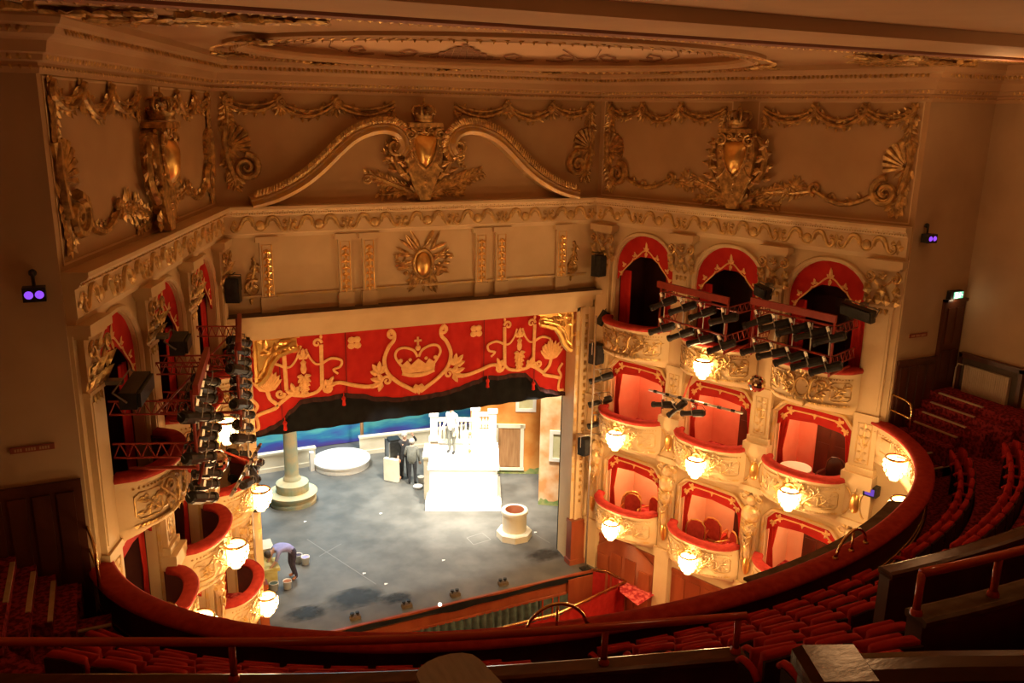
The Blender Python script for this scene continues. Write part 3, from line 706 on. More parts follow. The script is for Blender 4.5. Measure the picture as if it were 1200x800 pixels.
# ------------------------------------------------------------------ ceiling with the oval saucer dome
EX, EY, EA, EB, EZ = 0.0, -4.62, 5.05, 4.05, 13.86
NE = 72
mb = MB()
vin = []; vout = []
for i in range(NE):
    a = 2*PI*i/NE; ca, sa = math.cos(a), math.sin(a)
    vin.append((EX+EA*ca, EY+EB*sa, EZ+.04))
    k = min((9.8 if ca > 0 else 9.8)/max(1e-6, abs(ca)), ((.6-EY) if sa > 0 else (EY+8.95))/max(1e-6, abs(sa)))
    vout.append((EX+k*ca, EY+k*sa, EZ+.04))
mb.add(vin+vout, [(i, (i+1) % NE, (i+1) % NE+NE, i+NE) for i in range(NE)])
mb.add([(-9.8, -11.6, 13.98), (9.8, -11.6, 13.98), (9.8, -23.5, 13.98), (-9.8, -23.5, 13.98)], [(0, 1, 2, 3)])
ceiling = struct('ceiling', mb, 'ceiling_paint')
mb = MB()   # saucer
prof = [(1.0, 13.86), (1.0, 13.99), (.95, 14.10), (.87, 14.28), (.76, 14.45), (.55, 14.65), (.28, 14.78), (.001, 14.82)]
vs = []; fs = []
for r_, z in prof:
    for i in range(NE): a = 2*PI*i/NE; vs.append((EX+EA*r_*math.cos(a), EY+EB*r_*math.sin(a), z))
for j in range(len(prof)-1):
    for i in range(NE): fs.append((j*NE+i, j*NE+(i+1) % NE, (j+1)*NE+(i+1) % NE, (j+1)*NE+i))
mb.add(vs, fs); mb.build('saucer_dome', 'dome_paint', ceiling, True)
def EPT(a, r=1.0, z=EZ): return (EX+EA*r*math.cos(a), EY+EB*r*math.sin(a), z)
mb = MB()
ell = [EPT(-2*PI*i/NE) for i in range(NE)]
mb.sweep(ell, [(-.06, .06), (-.06, -.02), (.04, -.06), (.10, -.02), (.16, -.07), (.26, -.05), (.30, .0), (.30, .06)], True)
mb.build('dome_rim', 'ceiling_paint', ceiling)
mb = MB()
for i in range(160):
    a = 2*PI*i/160
    for r_, z, L in ((.985, EZ-.02, .12), (1.035, EZ-.06, .10)):
        c = Vector(EPT(a, r_, z)); tn = Vector((-EA*math.sin(a), EB*math.cos(a), 0)).normalized(); nn = Vector((math.cos(a), math.sin(a), 0))
        v = [c-tn*.05, c+tn*.05, c+Vector((0, 0, -.09 if r_ < 1 else -.03))+nn*(.02 if r_ < 1 else .10), c+nn*.03+Vector((0, 0, -.04))]
        mb.add(v, [(0, 3, 2), (1, 2, 3), (0, 1, 3)])
mb.build('rim_leaves', 'gilt', ceiling)
for i, a in enumerate([math.radians(x) for x in (152, 118, 85, 55, 22, 200, -22)]):
    mb = MB(); c = Vector(EPT(a, 1.02, EZ)); tn = Vector((-EA*math.sin(a), EB*math.cos(a), 0)).normalized(); nn = Vector((math.cos(a), math.sin(a), 0)); dn = Vector((0, 0, -1))
    G = lambda p, q, o=0.0: c+tn*p+nn*q+dn*(.05+o)
    stem(mb, G, spiral((-.10, .05), .20, 0, 1.5), .045, .02, .02); stem(mb, G, curve((-.10, .24), (.45, .36), 5, 'S'), .045, .03, .02)
    fan(mb, G, 0, .1, 0, .5, 5, 1.6, .3, .02); fan(mb, G, .1, .1, 1.2, .4, 4, 1.6, .3, .02)
    mb.build('rim_bracket', 'gilt', ceiling)
# painted decoration on the saucer
mb = MB()
def DP(a, v):   # point on the saucer: angle and 0..1 up the curve
    j = min(int(v*5), 4); f = v*5-j; r_ = prof[j+1][0]*(1-f)+prof[min(j+2, 7)][0]*f; z = prof[j+1][1]*(1-f)+prof[min(j+2, 7)][1]*f
    return (EX+EA*(r_-.012)*math.cos(a), EY+EB*(r_-.012)*math.sin(a), z-.012)
for a0, sc_ in ((1.85, 1), (1.05, 1), (.55, .8), (2.6, .8)):
    for sg in (-1, 1):
        mb.tube([DP(a0+sg*x, z) for x, z in [(.03, .10), (.10, .06), (.17, .12), (.18, .22), (.13, .26), (.09, .20), (.12, .16)]], .018, 4)
        mb.tube([DP(a0+sg*x, z) for x, z in [(.20, .10), (.30, .20), (.36, .38)]], .012, 4)
mb.build('painted_scrolls', 'paint_line', ceiling)
mb = MB()
for r_ in range(6):
    for k in range(-5+r_, 6-r_):
        a = 1.44+k*.035; v0, v1 = .08+.06*r_, .135+.06*r_
        mb.add([DP(a-.016, v0), DP(a+.016, v0), DP(a+.016, v1), DP(a-.016, v1)], [(0, 1, 2, 3)])
mb.build('painted_lattice', 'paint_line', ceiling)
# transverse beam with red mouldings
mb = MB(); mb.box(-9.6, 9.6, -11.6, -10.0, 13.86, 14.1); mb.box(-9.6, 9.6, -11.66, -11.5, 13.82, 14.1); struct('trim_4', mb, 'ceiling_paint')
mb = MB()
for y0, y1, z in ((-9.98, -9.72, 13.82), (-9.66, -9.40, 13.86), (-9.30, -9.14, 13.87)): mb.box(-9.6, 9.6, y0, y1, z, 14.0)
tr = struct('trim_5', mb, 'ceiling_red')
mb = MB(lambda x, y, o=0.0: (x, y, 13.885-o))
for i in range(150):
    x = -9.5+i*.128
    leaf(mb, lambda a, b, c=0: (a, b, c), x, -9.69, PI/2, .12, .05, .03); leaf(mb, lambda a, b, c=0: (a, b, c), x, -9.36, PI/2, .10, .05, .02)
mb.build('leaf_course', 'gilt', tr)
mb = MB(lambda x, y, o=0.0: (x, y, EZ+.02-o)); idg = lambda a, b, c=0: (a, b, c)
for s in (-1, 1):     # spandrel foliage in the ceiling corners
    for cx, cy in ((s*6.6, -7.6), (s*5.6, -8.5), (s*7.6, -8.3)):
        shell(mb, idg, cx, cy, rnd.uniform(0, 6), .6, 9, 4.5); vine(mb, idg, (cx, cy), (cx-s*1.2, cy-.4), 6, 'S', .05, 10, .3); vine(mb, idg, (cx, cy), (cx+s*.8, cy+.6), 6, 'S', .05, 8, .3)
mb.build('spandrel_foliage', 'gilt', ceiling)
# ================================================================== BOXES
TIERN = ['lowest', 'middle', 'top']; SIDEN = {1: 'right', -1: 'left'}
COLN = ['next to the stage', 'in the middle column', 'furthest from the stage']
def plan(v, k=1.0): return .14+.66*k*max(0.0, 1-abs(v)**2.3)**.55
def crystal_lamp(pos, nrm, label, group, power, sc_=1.0, rich=True):
    t = thing('crystal_lamp', label, 'lamp', pos, group)
    p = Vector(pos); n = Vector(nrm).normalized(); up = Vector((0, 0, 1))
    mb = MB(); mb.tube([p-n*.16*sc_+up*.10*sc_, p+up*.14*sc_], .02, 6); mb.lathe([(.17*sc_, .10*sc_), (.19*sc_, .12*sc_), (.17*sc_, .15*sc_), (.15*sc_, .12*sc_), (.17*sc_, .10*sc_)], p, 14); mb.build('bracket', 'brass', t, True)
    mb = MB(); prof = [(.02, -.21), (.075, -.18), (.125, -.10), (.155, 0), (.16, .10), (.02, .14)]
    mb.lathe([(r*sc_, z*sc_) for r, z in prof], p, 10); mb.build('crystal_bowl', 'crystal', t)
    mb = MB()
    for i in range(14):
        a = 2*PI*i/14
        for r, z in ((.19, .06), (.19, -.02), (.165, -.10), (.12, -.18), (.06, -.25)):
            c = p+Vector((math.cos(a)*r*sc_, math.sin(a)*r*sc_, z*sc_)); d = .020*sc_
            mb.add([c+Vector(q)*d for q in ((1,0,0),(-1,0,0),(0,1,0),(0,-1,0),(0,0,1.6),(0,0,-1.6))], [(0,2,4),(2,1,4),(1,3,4),(3,0,4),(2,0,5),(1,2,5),(3,1,5),(0,3,5)])
    mb.build('crystal_drops', 'crystal_drop', t)
    l = lamp('bulb_light', 'POINT', (0, 0, 0), power, WARM, .07); l.parent = t; l.location = n*.27*sc_
    return t

def swirl_patch(mb, G, n=26, rad=.5, L=.2):
    for i in range(n):
        a = rnd.uniform(0, 6.28); r = rad*math.sqrt(rnd.random())
        leaf(mb, G, r*math.cos(a)*1.3, r*math.sin(a)*.75, a+rnd.uniform(-1.2, 1.2), L*rnd.uniform(.6, 1.2), L*.26, .015)

def make_box(s, t, c):
    F = BW(s); uc = UC[c]; zr = RAILZ[t]; zf = FLZ[t]
    box = thing('theatre_box', f'{TIERN[t]}-tier theatre box on the {SIDEN[s]}, {COLN[c]}', 'theatre box', F(uc, zf, 0), 'theatre boxes')
    hb = 1.02; NV = 20; vs_ = [-1+2*i/NV for i in range(NV+1)]
    # parapet: bombe front, soffit below
    prof = [(1.00, zr-.05), (1.00, zr-.12), (.93, zr-.14), (.96, zr-.20), (.97, zr-.40), (.94, zr-.62), (.88, zr-.78), (.93, zr-.80), (.93, zr-.86), (.84, zr-.88), (.62, zr-.98), (.30, zr-1.06), (.0, zr-1.10)]
    pts = []; fs = []; n = len(prof)
    for v in vs_:
        for k, z in prof: pts.append(F(uc+hb*v*(.96+.04*k), z, plan(v)*k))
    for i in range(NV):
        for j in range(n-1): fs.append((i*n+j, (i+1)*n+j, (i+1)*n+j+1, i*n+j+1))
    mb = MB(); mb.add(pts, fs)
    ins = []   # inner face of the parapet
    for v in vs_: ins += [F(uc+.93*hb*v, zr-.05, max(-.02, plan(v)-.14)), F(uc+.93*hb*v, zf, max(-.02, plan(v)-.14))]
    mb.build('parapet', 'cream', box, True)
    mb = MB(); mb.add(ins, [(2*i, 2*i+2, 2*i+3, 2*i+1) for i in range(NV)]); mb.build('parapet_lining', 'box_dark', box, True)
    # velvet rail
    mb = MB(); rp = [(.03, -.06), (.05, 0), (.02, .05), (-.18, .05), (-.21, 0), (-.18, -.06)]
    P = []; n = len(rp)
    for i, v in enumerate(vs_):
        e = .002; o1 = plan(min(1, v+e)); o0 = plan(max(-1, v-e)); du = hb*(min(1, v+e)-max(-1, v-e)); dn = o1-o0
        L = math.hypot(du, dn); nu, no = -dn/L, du/L
        for a, b in rp: P.append(F(uc+hb*v+nu*a, zr+b, max(-.05, plan(v)+no*a)))
    mb.add(P, [(i*n+k, i*n+(k+1) % n, (i+1)*n+(k+1) % n, (i+1)*n+k) for i in range(NV) for k in range(n)]+[tuple(range(n)), tuple(NV*n+k for k in range(n))])
    mb.build('velvet_rail', 'velvet', box, True)
    # gilding on the front: local frame wraps the bombe surface
    def G(x, z, o=0.0):
        v = max(-1, min(1, x/hb)); return F(uc+x, zr-.46+z, plan(v)*.965+o*.9)
    mb = MB()
    swirl_patch(mb, G, 46, .40, .17)
    stem(mb, G, [(.17*math.cos(a*PI/10), .21*math.sin(a*PI/10)) for a in range(21)], .03, .03, .02)
    for sg in (-1, 1):
        stem(mb, G, curve((sg*.25, -.22), (sg*.30, .24), -7*sg, 'C', 18, 3, -1*sg), .034, .024, .02)
        stem(mb, G, spiral((sg*.42, .12), .11, 0, 1.4*sg), .026, .012, .02)
        vine(mb, G, (sg*.30, -.18), (sg*.62, .20), 5*sg, 'S', .028, 8, .14)
        vine(mb, G, (sg*.64, -.14), (sg*.90, .12), -6*sg, 'S', .020, 7, .11); vine(mb, G, (sg*.66, .12), (sg*.88, -.14), 6*sg, 'S', .018, 6, .10)
        pn = [(sg*x, z) for x, z in ((.60, .16), (.66, .20), (.90, .20), (.94, .14), (.94, -.16), (.90, -.22), (.66, -.22), (.60, -.17))]
        stem(mb, G, pn+[pn[0]], .014, .014, .005)
    for i in range(40):
        x = -1+.05*i; bead_row(mb, lambda a, b, o=0: G(a, b, o), [(x*hb*.97, .27)], .022, .0); leaf(mb, G, x*hb*.97, -.36, PI/2+.4, .07, .03, .0)
    mb.build('gilt_ornament', 'gilt' if t == 2 else 'parcel_gilt', box)
    if t < 2:
        mb = MB(); boss(mb, lambda a, b, o=0: G(a, b, o), 0, 0, .13, .17, .07, 12, 4); mb.build('oval_boss', 'gold', box, True)
    # room behind
    iw = HW+.10; zt = {0: 3.75, 1: 6.50, 2: 9.75}[t]; dp = -1.5
    mb = MB()
    mb.add([F(uc-iw, zf, -.18), F(uc-iw, zf, dp), F(uc+iw, zf, dp), F(uc+iw, zf, -.18), F(uc-iw, zt, -.18), F(uc-iw, zt, dp), F(uc+iw, zt, dp), F(uc+iw, zt, -.18)],
           [(0, 1, 5, 4), (1, 2, 6, 5), (2, 3, 7, 6), (4, 5, 6, 7)])
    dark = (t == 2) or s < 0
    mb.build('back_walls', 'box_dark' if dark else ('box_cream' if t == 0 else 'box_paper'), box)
    mb = MB(); fl = [F(uc-iw, zf, dp), F(uc+iw, zf, dp)]
    fl2 = [F(uc+.93*hb*v, zf, max(-.02, plan(v)-.14)) for v in vs_]
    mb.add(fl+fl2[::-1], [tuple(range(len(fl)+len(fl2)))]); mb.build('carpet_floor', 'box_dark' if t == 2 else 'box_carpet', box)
    if not (t == 0 and c == 0):
        du = {0: .35, 1: .25, 2: .0}[t]*(1 if c != 2 else -.4)
        mb = MB(BWx(s)); mb.box(uc+du-.42, uc+du+.42, dp, dp+.04, zf, zf+1.95)
        d = mb.build('door', 'wood_dark', box)
        for a in (-.22, .22):
            for z0, z1 in ((.2, .85), (1.0, 1.75)):
                mb = MB(BWx(s)); mb.box(uc+du+a-.15, uc+du+a+.15, dp+.03, dp+.06, zf+z0, zf+z1); mb.build('door_panel', 'wood_dark', d)
    # arch moulding
    ct = tier_contour(t, uc)
    mb = MB(); U = Vector(F(0, 0, 1))-Vector(F(0, 0, 0))
    mb.tube([Vector(F(a+(.06 if a > uc+.01 else -.06 if a < uc-.01 else 0), z+(.05 if z > zf+.3 else 0), .02)) for a, z in ct], .055, 6, up=U); mb.build('opening_moulding', 'cream' if t == 2 else 'parcel_gilt', box)
    # pelmet and its motif
    mb = MB(); top = ct[1:-1]; k = len(top)
    low = []
    for a, z in top:
        q = (a-uc)/HW
        if t == 2: zz = 8.58+.74*max(0, 1-abs(q)**1.6)**.9*(1) - (.05 if abs(q) < .12 else 0)
        else: zz = LOWTOP[t]-.36-(.20*abs(q)**3)+.03*math.cos(q*9)
        low.append((a, min(zz, z-.02)))
    mb.add([F(a, z, -.06) for a, z in top]+[F(a, z, -.06) for a, z in low]+[F(a, z, -.10) for a, z in low], [(i, i+1, k+i+1, k+i) for i in range(k-1)]+[(k+i, k+i+1, 2*k+i+1, 2*k+i) for i in range(k-1)])
    pel = mb.build('pelmet', 'pelmet_red', box)
    mb = MB(); Q = lambda x, z, o=0.0: F(uc+x, z, -.055+o)
    if t == 2:
        leaf(mb, Q, 0, 9.40, PI/2, .28, .05, .0); leaf(mb, Q, 0, 9.42, -PI/2, .16, .05, 0); fan(mb, Q, 0, 9.42, PI/2, .16, 2, 2.0, .4, 0)
        for sg in (-1, 1):
            stem(mb, Q, curve((sg*.04, 9.44), (sg*.42, 9.18), 6*sg, 'S'), .022, .018, .0, .5); stem(mb, Q, curve((sg*.40, 9.20), (sg*.74, 8.74), -6*sg, 'S'), .022, .016, .0, .5)
            fan(mb, Q, sg*.34, 9.26, PI/2-sg*.2, .13, 3, 1.8, .5, 0); fan(mb, Q, sg*.66, 8.98, PI/2-sg*.7, .12, 3, 1.8, .5, 0); fan(mb, Q, sg*.74, 8.76, PI/2-sg*1.2, .12, 3, 1.8, .5, 0)
    else:
        zt_ = LOWTOP[t]
        stem(mb, Q, [(-.58, zt_-.15), (0, zt_-.13), (.58, zt_-.15)], .02, .02, .0, .5)
        for sg in (-1, 1):
            stem(mb, Q, curve((sg*.56, zt_-.15), (sg*.80, zt_-.40), -6*sg, 'S'), .026, .018, .0, .5); fan(mb, Q, sg*.62, zt_-.18, PI-PI/2+sg*.9, .16, 4, 2.2, .45, 0); fan(mb, Q, sg*.74, zt_-.30, -PI/2, .14, 3, 1.8, .5, 0)
        fan(mb, Q, 0, zt_-.14, -PI/2, .10, 3, 2.2, .5, 0); boss(mb, lambda a, b, o=0: Q(a, b, o), 0, zt_-.14, .05, .035, .02, 8, 2)
    mb.build('gold_motif', 'pelmet_gold', pel)
    # drapes inside the jambs
    for sg in (-1, 1):
        zt2 = low[0][1]+.25
        if t == 2: a0, a1 = .55, .90
        else: a0, a1 = .66, .90
        mb = MB(); ks = 9; col_ = []
        zz = [zf+.02, zf+.5, zf+.9, zt2]
        for zi, z in enumerate(zz):
            pin = (1.0, .75, .55, 1.0)[zi] if t < 2 else (1.0, 1.0, 1.0, 1.0)[zi]
            for i in range(ks):
                q = i/(ks-1); a = .90-(a1-a0)*pin*q
                col_.append(F(uc+sg*a, z, -.22+.035*math.sin(q*PI*5)))
        mb.add(col_, [(j*ks+i, j*ks+i+1, (j+1)*ks+i+1, (j+1)*ks+i) for j in range(len(zz)-1) for i in range(ks-1)])
        mb.build('drape', 'curtain_red' if t < 2 else 'pelmet_red', box, True)
    return box
boxes = {}
for s in (1, -1):
    for t in range(3):
        for c in range(3): boxes[(s, t, c)] = make_box(s, t, c)

# crystal lamps on the box fronts
def box_lamp(s, t, c, power, sc_=1.0):
    F = BW(s); zr = RAILZ[t]; o = plan(0)+.12
    nn = Vector(F(0, 0, 1))-Vector(F(0, 0, 0))
    crystal_lamp(F(UC[c]+.05, zr-.50, o), nn, f'glowing crystal lamp on the {TIERN[t]}-tier box front on the {SIDEN[s]}, {COLN[c]}', 'crystal lamps on the box fronts', power, sc_)
for t in (0, 1):
    for c in range(3):
        for s in (1, -1): box_lamp(s, t, c, 100, 1.25)
box_lamp(1, 2, 1, 70, 1.15); box_lamp(-1, 2, 1, 70, 1.15)
# lamps inside the lower right-hand boxes
for t, c, pw in ((0, 0, 90), (0, 1, 60), (0, 2, 60), (1, 0, 70), (1, 1, 60), (1, 2, 70)):
    for s in (1, -1):
        l = lamp('ceiling_bulb_light', 'POINT', BW(s)(UC[c], LOWTOP[t]-.12, -.75), pw if s > 0 else pw*.06, (1.0, .62, .32), .06); l.parent = boxes[(s, t, c)]; l.location = Vector(BW(s)(UC[c], LOWTOP[t]-.12, -.75))-Vector(boxes[(s, t, c)].location)

# ------------------------------------------------------------------ pilasters
def capital(mb, F, u, z0, z1, o):
    H = z1-z0
    for row, (z, L, n) in enumerate(((z0, .34*H, 4), (z0+.26*H, .36*H, 3))):
        for i in range(n):
            x = u+(-.28+.56*i/(n-1)); leaf(mb, F, x, z, PI/2+(x-u)*-.6, L, .10, o+.02+row*.05, 1.4); leaf(mb, F, x, z+.05, PI/2+(x-u)*-1.2, L*.7, .06, o+.06+row*.05, 1.2)
    for sg in (-1, 1):
        stem(mb, F, spiral((u+sg*.27, z1-.22*H), .12*H+.03, PI/2+(0 if sg > 0 else PI), -1.5*sg, 18), .030, .014, o+.12)
        stem(mb, F, curve((u+sg*.04, z0+.5*H), (u+sg*.32, z1-.16*H), -2.5*sg, 'C'), .026, .026, o+.10)
    boss(mb, lambda a, b, c=0: F(a, b, c+o+.06), u, z1-.22*H, .07, .08, .08, 8, 3)
    fan(mb, F, u, z1-.22*H, PI/2, .14, 5, 2.4, .4, o+.12)
    for i in range(3): leaf(mb, F, u-.12+.12*i, z0-.01, -PI/2, .18, .05, o+.01)
PILN = ['next to the stage', 'between the first two columns of boxes', 'between the outer two columns of boxes', 'at the audience end of the boxes']
for s in (1, -1):
    F = BW(s); B = BWx(s)
    for i, u in enumerate(UP):
        p = thing('pilaster', f'cream pilaster with gilt leaf capital on the {SIDEN[s]}, {PILN[i]}', 'pilaster', F(u, 0, 0), 'pilasters between the boxes')
        hw = .22 if i < 3 else .25
        mb = MB(B)
        mb.box(u-hw, u+hw, -.01, .14, 6.62, 9.84); mb.box(u-hw-.02, u+hw+.02, -.01, .16, 9.0, 9.06); mb.box(u-hw+.05, u+hw-.05, .13, .155, 6.75, 8.9)
        mb.box(u-hw-.03, u+hw+.03, -.01, .18, 6.52, 6.64)
        mb.box(u-hw-.02, u+hw+.02, -.01, .15, 5.42, 6.52); mb.box(u-hw-.06, u+hw+.06, -.01, .20, 5.28, 5.42); mb.box(u-hw-.10, u+hw+.10, -.01, .30, 5.02, 5.28); mb.box(u-hw-.08, u+hw+.08, -.01, .26, 4.94, 5.02)
        mb.box(u-hw-.08, u+hw+.08, -.01, .20, 4.16, 4.94)
        mb.box(u-hw-.10, u+hw+.10, -.01, .28, 4.02, 4.16)
        mb.box(u-hw+.02, u+hw-.02, -.01, .14, 1.5, 4.02); mb.box(u-hw-.04, u+hw+.04, -.01, .22, 1.30, 1.5); mb.box(u-hw, u+hw, -.01, .18, -1.3, 1.30)
        mb.build('shaft', 'cream', p)
        mb = MB(B); mb.box(u-hw-.14, u+hw+.14, -.01, .30, 9.88, 10.03); mb.box(u-hw-.08, u+hw+.08, -.01, .24, 9.82, 9.88)
        mb.build('abacus', 'cream', p)
        mb = MB(); capital(mb, F, u, 9.05, 9.84, .14); mb.build('leaf_capital', 'gilt', p)
        mb = MB()   # carved panel, middle tier
        G = lambda a, b, o=0.0: F(u+a, b, .15+o)
        stem(mb, G, [(-.15, 5.5), (-.15, 6.42), (.15, 6.42), (.15, 5.5), (-.15, 5.5)], .016, .016, 0)
        for k in range(5): fan(mb, G, 0, 5.55+k*.18, PI/2, .18, 3, 1.8, .4, 0)
        for sg in (-1, 1): stem(mb, G, curve((0, 5.6), (sg*.1, 6.3), 8*sg, 'S'), .014, .014, 0)
        mb.build('carved_panel', 'parcel_gilt', p)
        mb = MB(); boss(mb, lambda a, b, o=0: F(a, b, .20+o), u, 4.55, .12, .24, .07, 14, 4); mb.build('gilt_oval', 'gold', p, True)
        mb = MB(); G = lambda a, b, o=0.0: F(u+a, b, .20+o)
        for sg in (-1, 1): stem(mb, G, curve((sg*.24, 4.25), (sg*.24, 4.88), -6*sg, 'C', 16, 3, -1*sg), .03, .02, 0)
        fan(mb, G, 0, 4.80, PI/2, .12, 3, 2, .5); mb.build('oval_frame', 'parcel_gilt', p)
        # draped herm carving beside the lower boxes
        mb = MB(); G = lambda a, b, o=0.0: F(u+a, b, .14+o)
        boss(mb, G, 0, 3.78, .13, .16, .20, 10, 4); boss(mb, G, 0, 3.40, .24, .26, .20, 12, 4); boss(mb, G, 0, 3.02, .19, .26, .17, 10, 4); boss(mb, G, 0, 2.55, .15, .45, .13, 10, 4)
        for sg in (-1, 1):
            stem(mb, G, spiral((sg*.22, 3.86), .12, PI/2, 1.4*sg), .035, .016, .06); stem(mb, G, curve((sg*.25, 3.55), (sg*.16, 2.95), 5*sg, 'C', 16, 3, 1*sg), .06, .045, .05)
            stem(mb, G, curve((sg*.20, 3.1), (sg*.10, 2.15), -4*sg, 'S'), .045, .03, .05); stem(mb, G, curve((sg*.06, 3.2), (sg*.12, 2.3), 3*sg, 'S'), .03, .02, .12)
        for k in range(4): stem(mb, G, [(-.16+.02*k, 3.25-k*.18), (0, 3.13-k*.18), (.16-.02*k, 3.25-k*.18)], .026, .026, .16)
        for sg in (-1, 1): fan(mb, G, sg*.1, 3.9, PI/2-sg*.5, .2, 3, 1.2, .4, .08)
        mb.build('draped_herm', 'parcel_gilt', p, False)
        mb = MB(); boss(mb, lambda a, b, o=0: F(a, b, .16+o), u, 2.02, .09, .30, .08, 10, 3); mb.build('gilt_drop', 'gold', p, True)
    # chairs and a table in the boxes are added later
    # wooden dado at the foot of the box wall
    mb = MB(B)
    for u0, u1 in ((.1, 2.62), (3.16, 5.1), (5.62, 7.6)):
        mb.box(u0, u1, -.02, .03, -1.35, .95 if u0 > 1 else 1.05); mb.box(u0, u1, .0, .06, .90 if u0 > 1 else 1.0, .99 if u0 > 1 else 1.09)
    bb = mb.build('baseboard_box_'+SIDEN[s], 'wood_red'); bb['kind'] = 'structure'
    for u0, u1 in ((.1, 2.62), (3.16, 5.1), (5.62, 7.6)):
        n = 4
        for k in range(n):
            a = u0+(u1-u0)*k/n+.06; b = u0+(u1-u0)*(k+1)/n-.06
            mb = MB(B); mb.box(a, b, .02, .05, -1.2, .80); mb.build('dado_panel', 'wood_red', bb)

# ================================================================== STAGE PELMET
t = thing('stage_pelmet', 'deep red stage pelmet with gold crown and scrolls hanging in the proscenium', 'pelmet', (0, .62, 7.4))
def low_edge(x):
    x = abs(x)
    pts = [(0, 5.42), (.6, 5.44), (1.1, 5.52), (1.6, 5.66), (2.0, 5.74), (2.4, 5.70), (2.75, 5.72), (3.1, 5.70), (3.4, 5.48), (3.62, 5.22), (3.85, 5.12), (4.2, 5.02), (4.5, 4.98)]
    for a, b in zip(pts, pts[1:]):
        if a[0] <= x <= b[0]: f = (x-a[0])/(b[0]-a[0]); f = f*f*(3-2*f); return a[1]+(b[1]-a[1])*f
    return 4.98
NX_ = 240; mb = MB(); vs = []
for i in range(NX_+1):
    x = -4.5+9*i/NX_; fold = .018*math.sin(x*9.0)+.012*math.sin(x*23)
    for z, k in ((7.60, .2), (6.6, .6), (low_edge(x)+.12, 1.0)): vs.append((x, .62-fold*k, z))
mb.add(vs, [(3*i+j, 3*i+3+j, 3*i+4+j, 3*i+1+j) for i in range(NX_) for j in range(2)]); mb.build('cloth', 'pelmet_red', t, True)
mb = MB(); vs = []
for i in range(NX_+1):
    x = -4.5+9*i/NX_; fold = .018*math.sin(x*9.0)+.012*math.sin(x*23); z = low_edge(x)
    vs += [(x, .60-fold, z+.12), (x, .59-fold+.006*math.sin(i*1.7), z)]
mb.add(vs, [(2*i, 2*i+2, 2*i+3, 2*i+1) for i in range(NX_)]); mb.build('fringe', 'seat_back', t)
PF = lambda x, z, o=0.0: (x, .585-o, z)
def gold(mb, pts, w_, w1=None): stem(mb, PF, smooth2(pts, 4) if 2 < len(pts) < 12 else pts, w_, w1 if w1 is not None else w_, .0, .35, 6)
mb = MB(); XC = -.03
for sg in (-1, 1):      # central shield frame
    gold(mb, [(XC+sg*a, z) for a, z in ((.05, 5.66), (.28, 5.80), (.58, 6.00), (.84, 6.28), (.92, 6.62), (.80, 6.95), (.66, 7.12), (.64, 7.30), (.72, 7.40))], .055, .05)
    gold(mb, [(XC+sg*a, z) for a, z in spiral((.70, 7.28), .12, PI/2, -1.2, 14)], .05, .03)
    gold(mb, [(XC+sg*a, z) for a, z in spiral((.86, 6.06), .14, 0, 1.3, 14)], .045, .03)
    fan(mb, PF, XC+sg*1.05, 6.25, PI/2-sg*.3, .42, 4, 1.2, .35, 0); fan(mb, PF, XC+sg*.98, 6.05, 0 if sg > 0 else PI, .4, 4, 1.6, .35, 0)
    gold(mb, [(XC+sg*a, z) for a, z in ((1.0, 6.02), (1.35, 5.96), (1.75, 6.05), (2.1, 6.16), (2.35, 6.13))], .055, .045)
    gold(mb, [(XC+sg*a, z) for a, z in spiral((2.44, 6.10), .13, PI/2, 1.3, 14)], .05, .03); fan(mb, PF, XC+sg*2.4, 6.1, PI/2+sg*.5, .3, 3, 1.2, .4, 0)
    gold(mb, [(XC+sg*a, z) for a, z in ((.1, 5.72), (.0, 5.80))], .08)
fan(mb, PF, XC, 5.84, -PI/2, .26, 3, 1.6, .5, 0)
mb.build('gold_shield', 'pelmet_gold', t)
mb = MB()               # crown
gold(mb, [(XC-.44, 6.22), (XC-.2, 6.14), (XC, 6.12), (XC+.2, 6.14), (XC+.44, 6.22)], .06); gold(mb, [(XC-.46, 6.36), (XC, 6.27), (XC+.46, 6.36)], .045)
mb.add([PF(XC+a, z, .01) for a, z in ((-.44, 6.2), (.44, 6.2), (.48, 6.42), (.30, 6.55), (.2, 6.42), (0, 6.58), (-.2, 6.42), (-.30, 6.55), (-.48, 6.42))], [tuple(range(9))])
for sg in (-1, 1):
    gold(mb, [(XC+sg*a, z) for a, z in ((.46, 6.42), (.62, 6.68), (.56, 6.86), (.36, 6.90), (.12, 6.80), (.02, 6.62))], .035); boss(mb, PF, XC+sg*.48, 6.56, .06, .06, .02, 8, 2); boss(mb, PF, XC+sg*.22, 6.56, .05, .05, .02, 8, 2)
boss(mb, PF, XC, 6.86, .08, .08, .03, 8, 2); gold(mb, [(XC, 6.9), (XC, 7.16)], .03); gold(mb, [(XC-.1, 7.06), (XC+.1, 7.06)], .03)
mb.build('gold_crown', 'pelmet_gold', t)
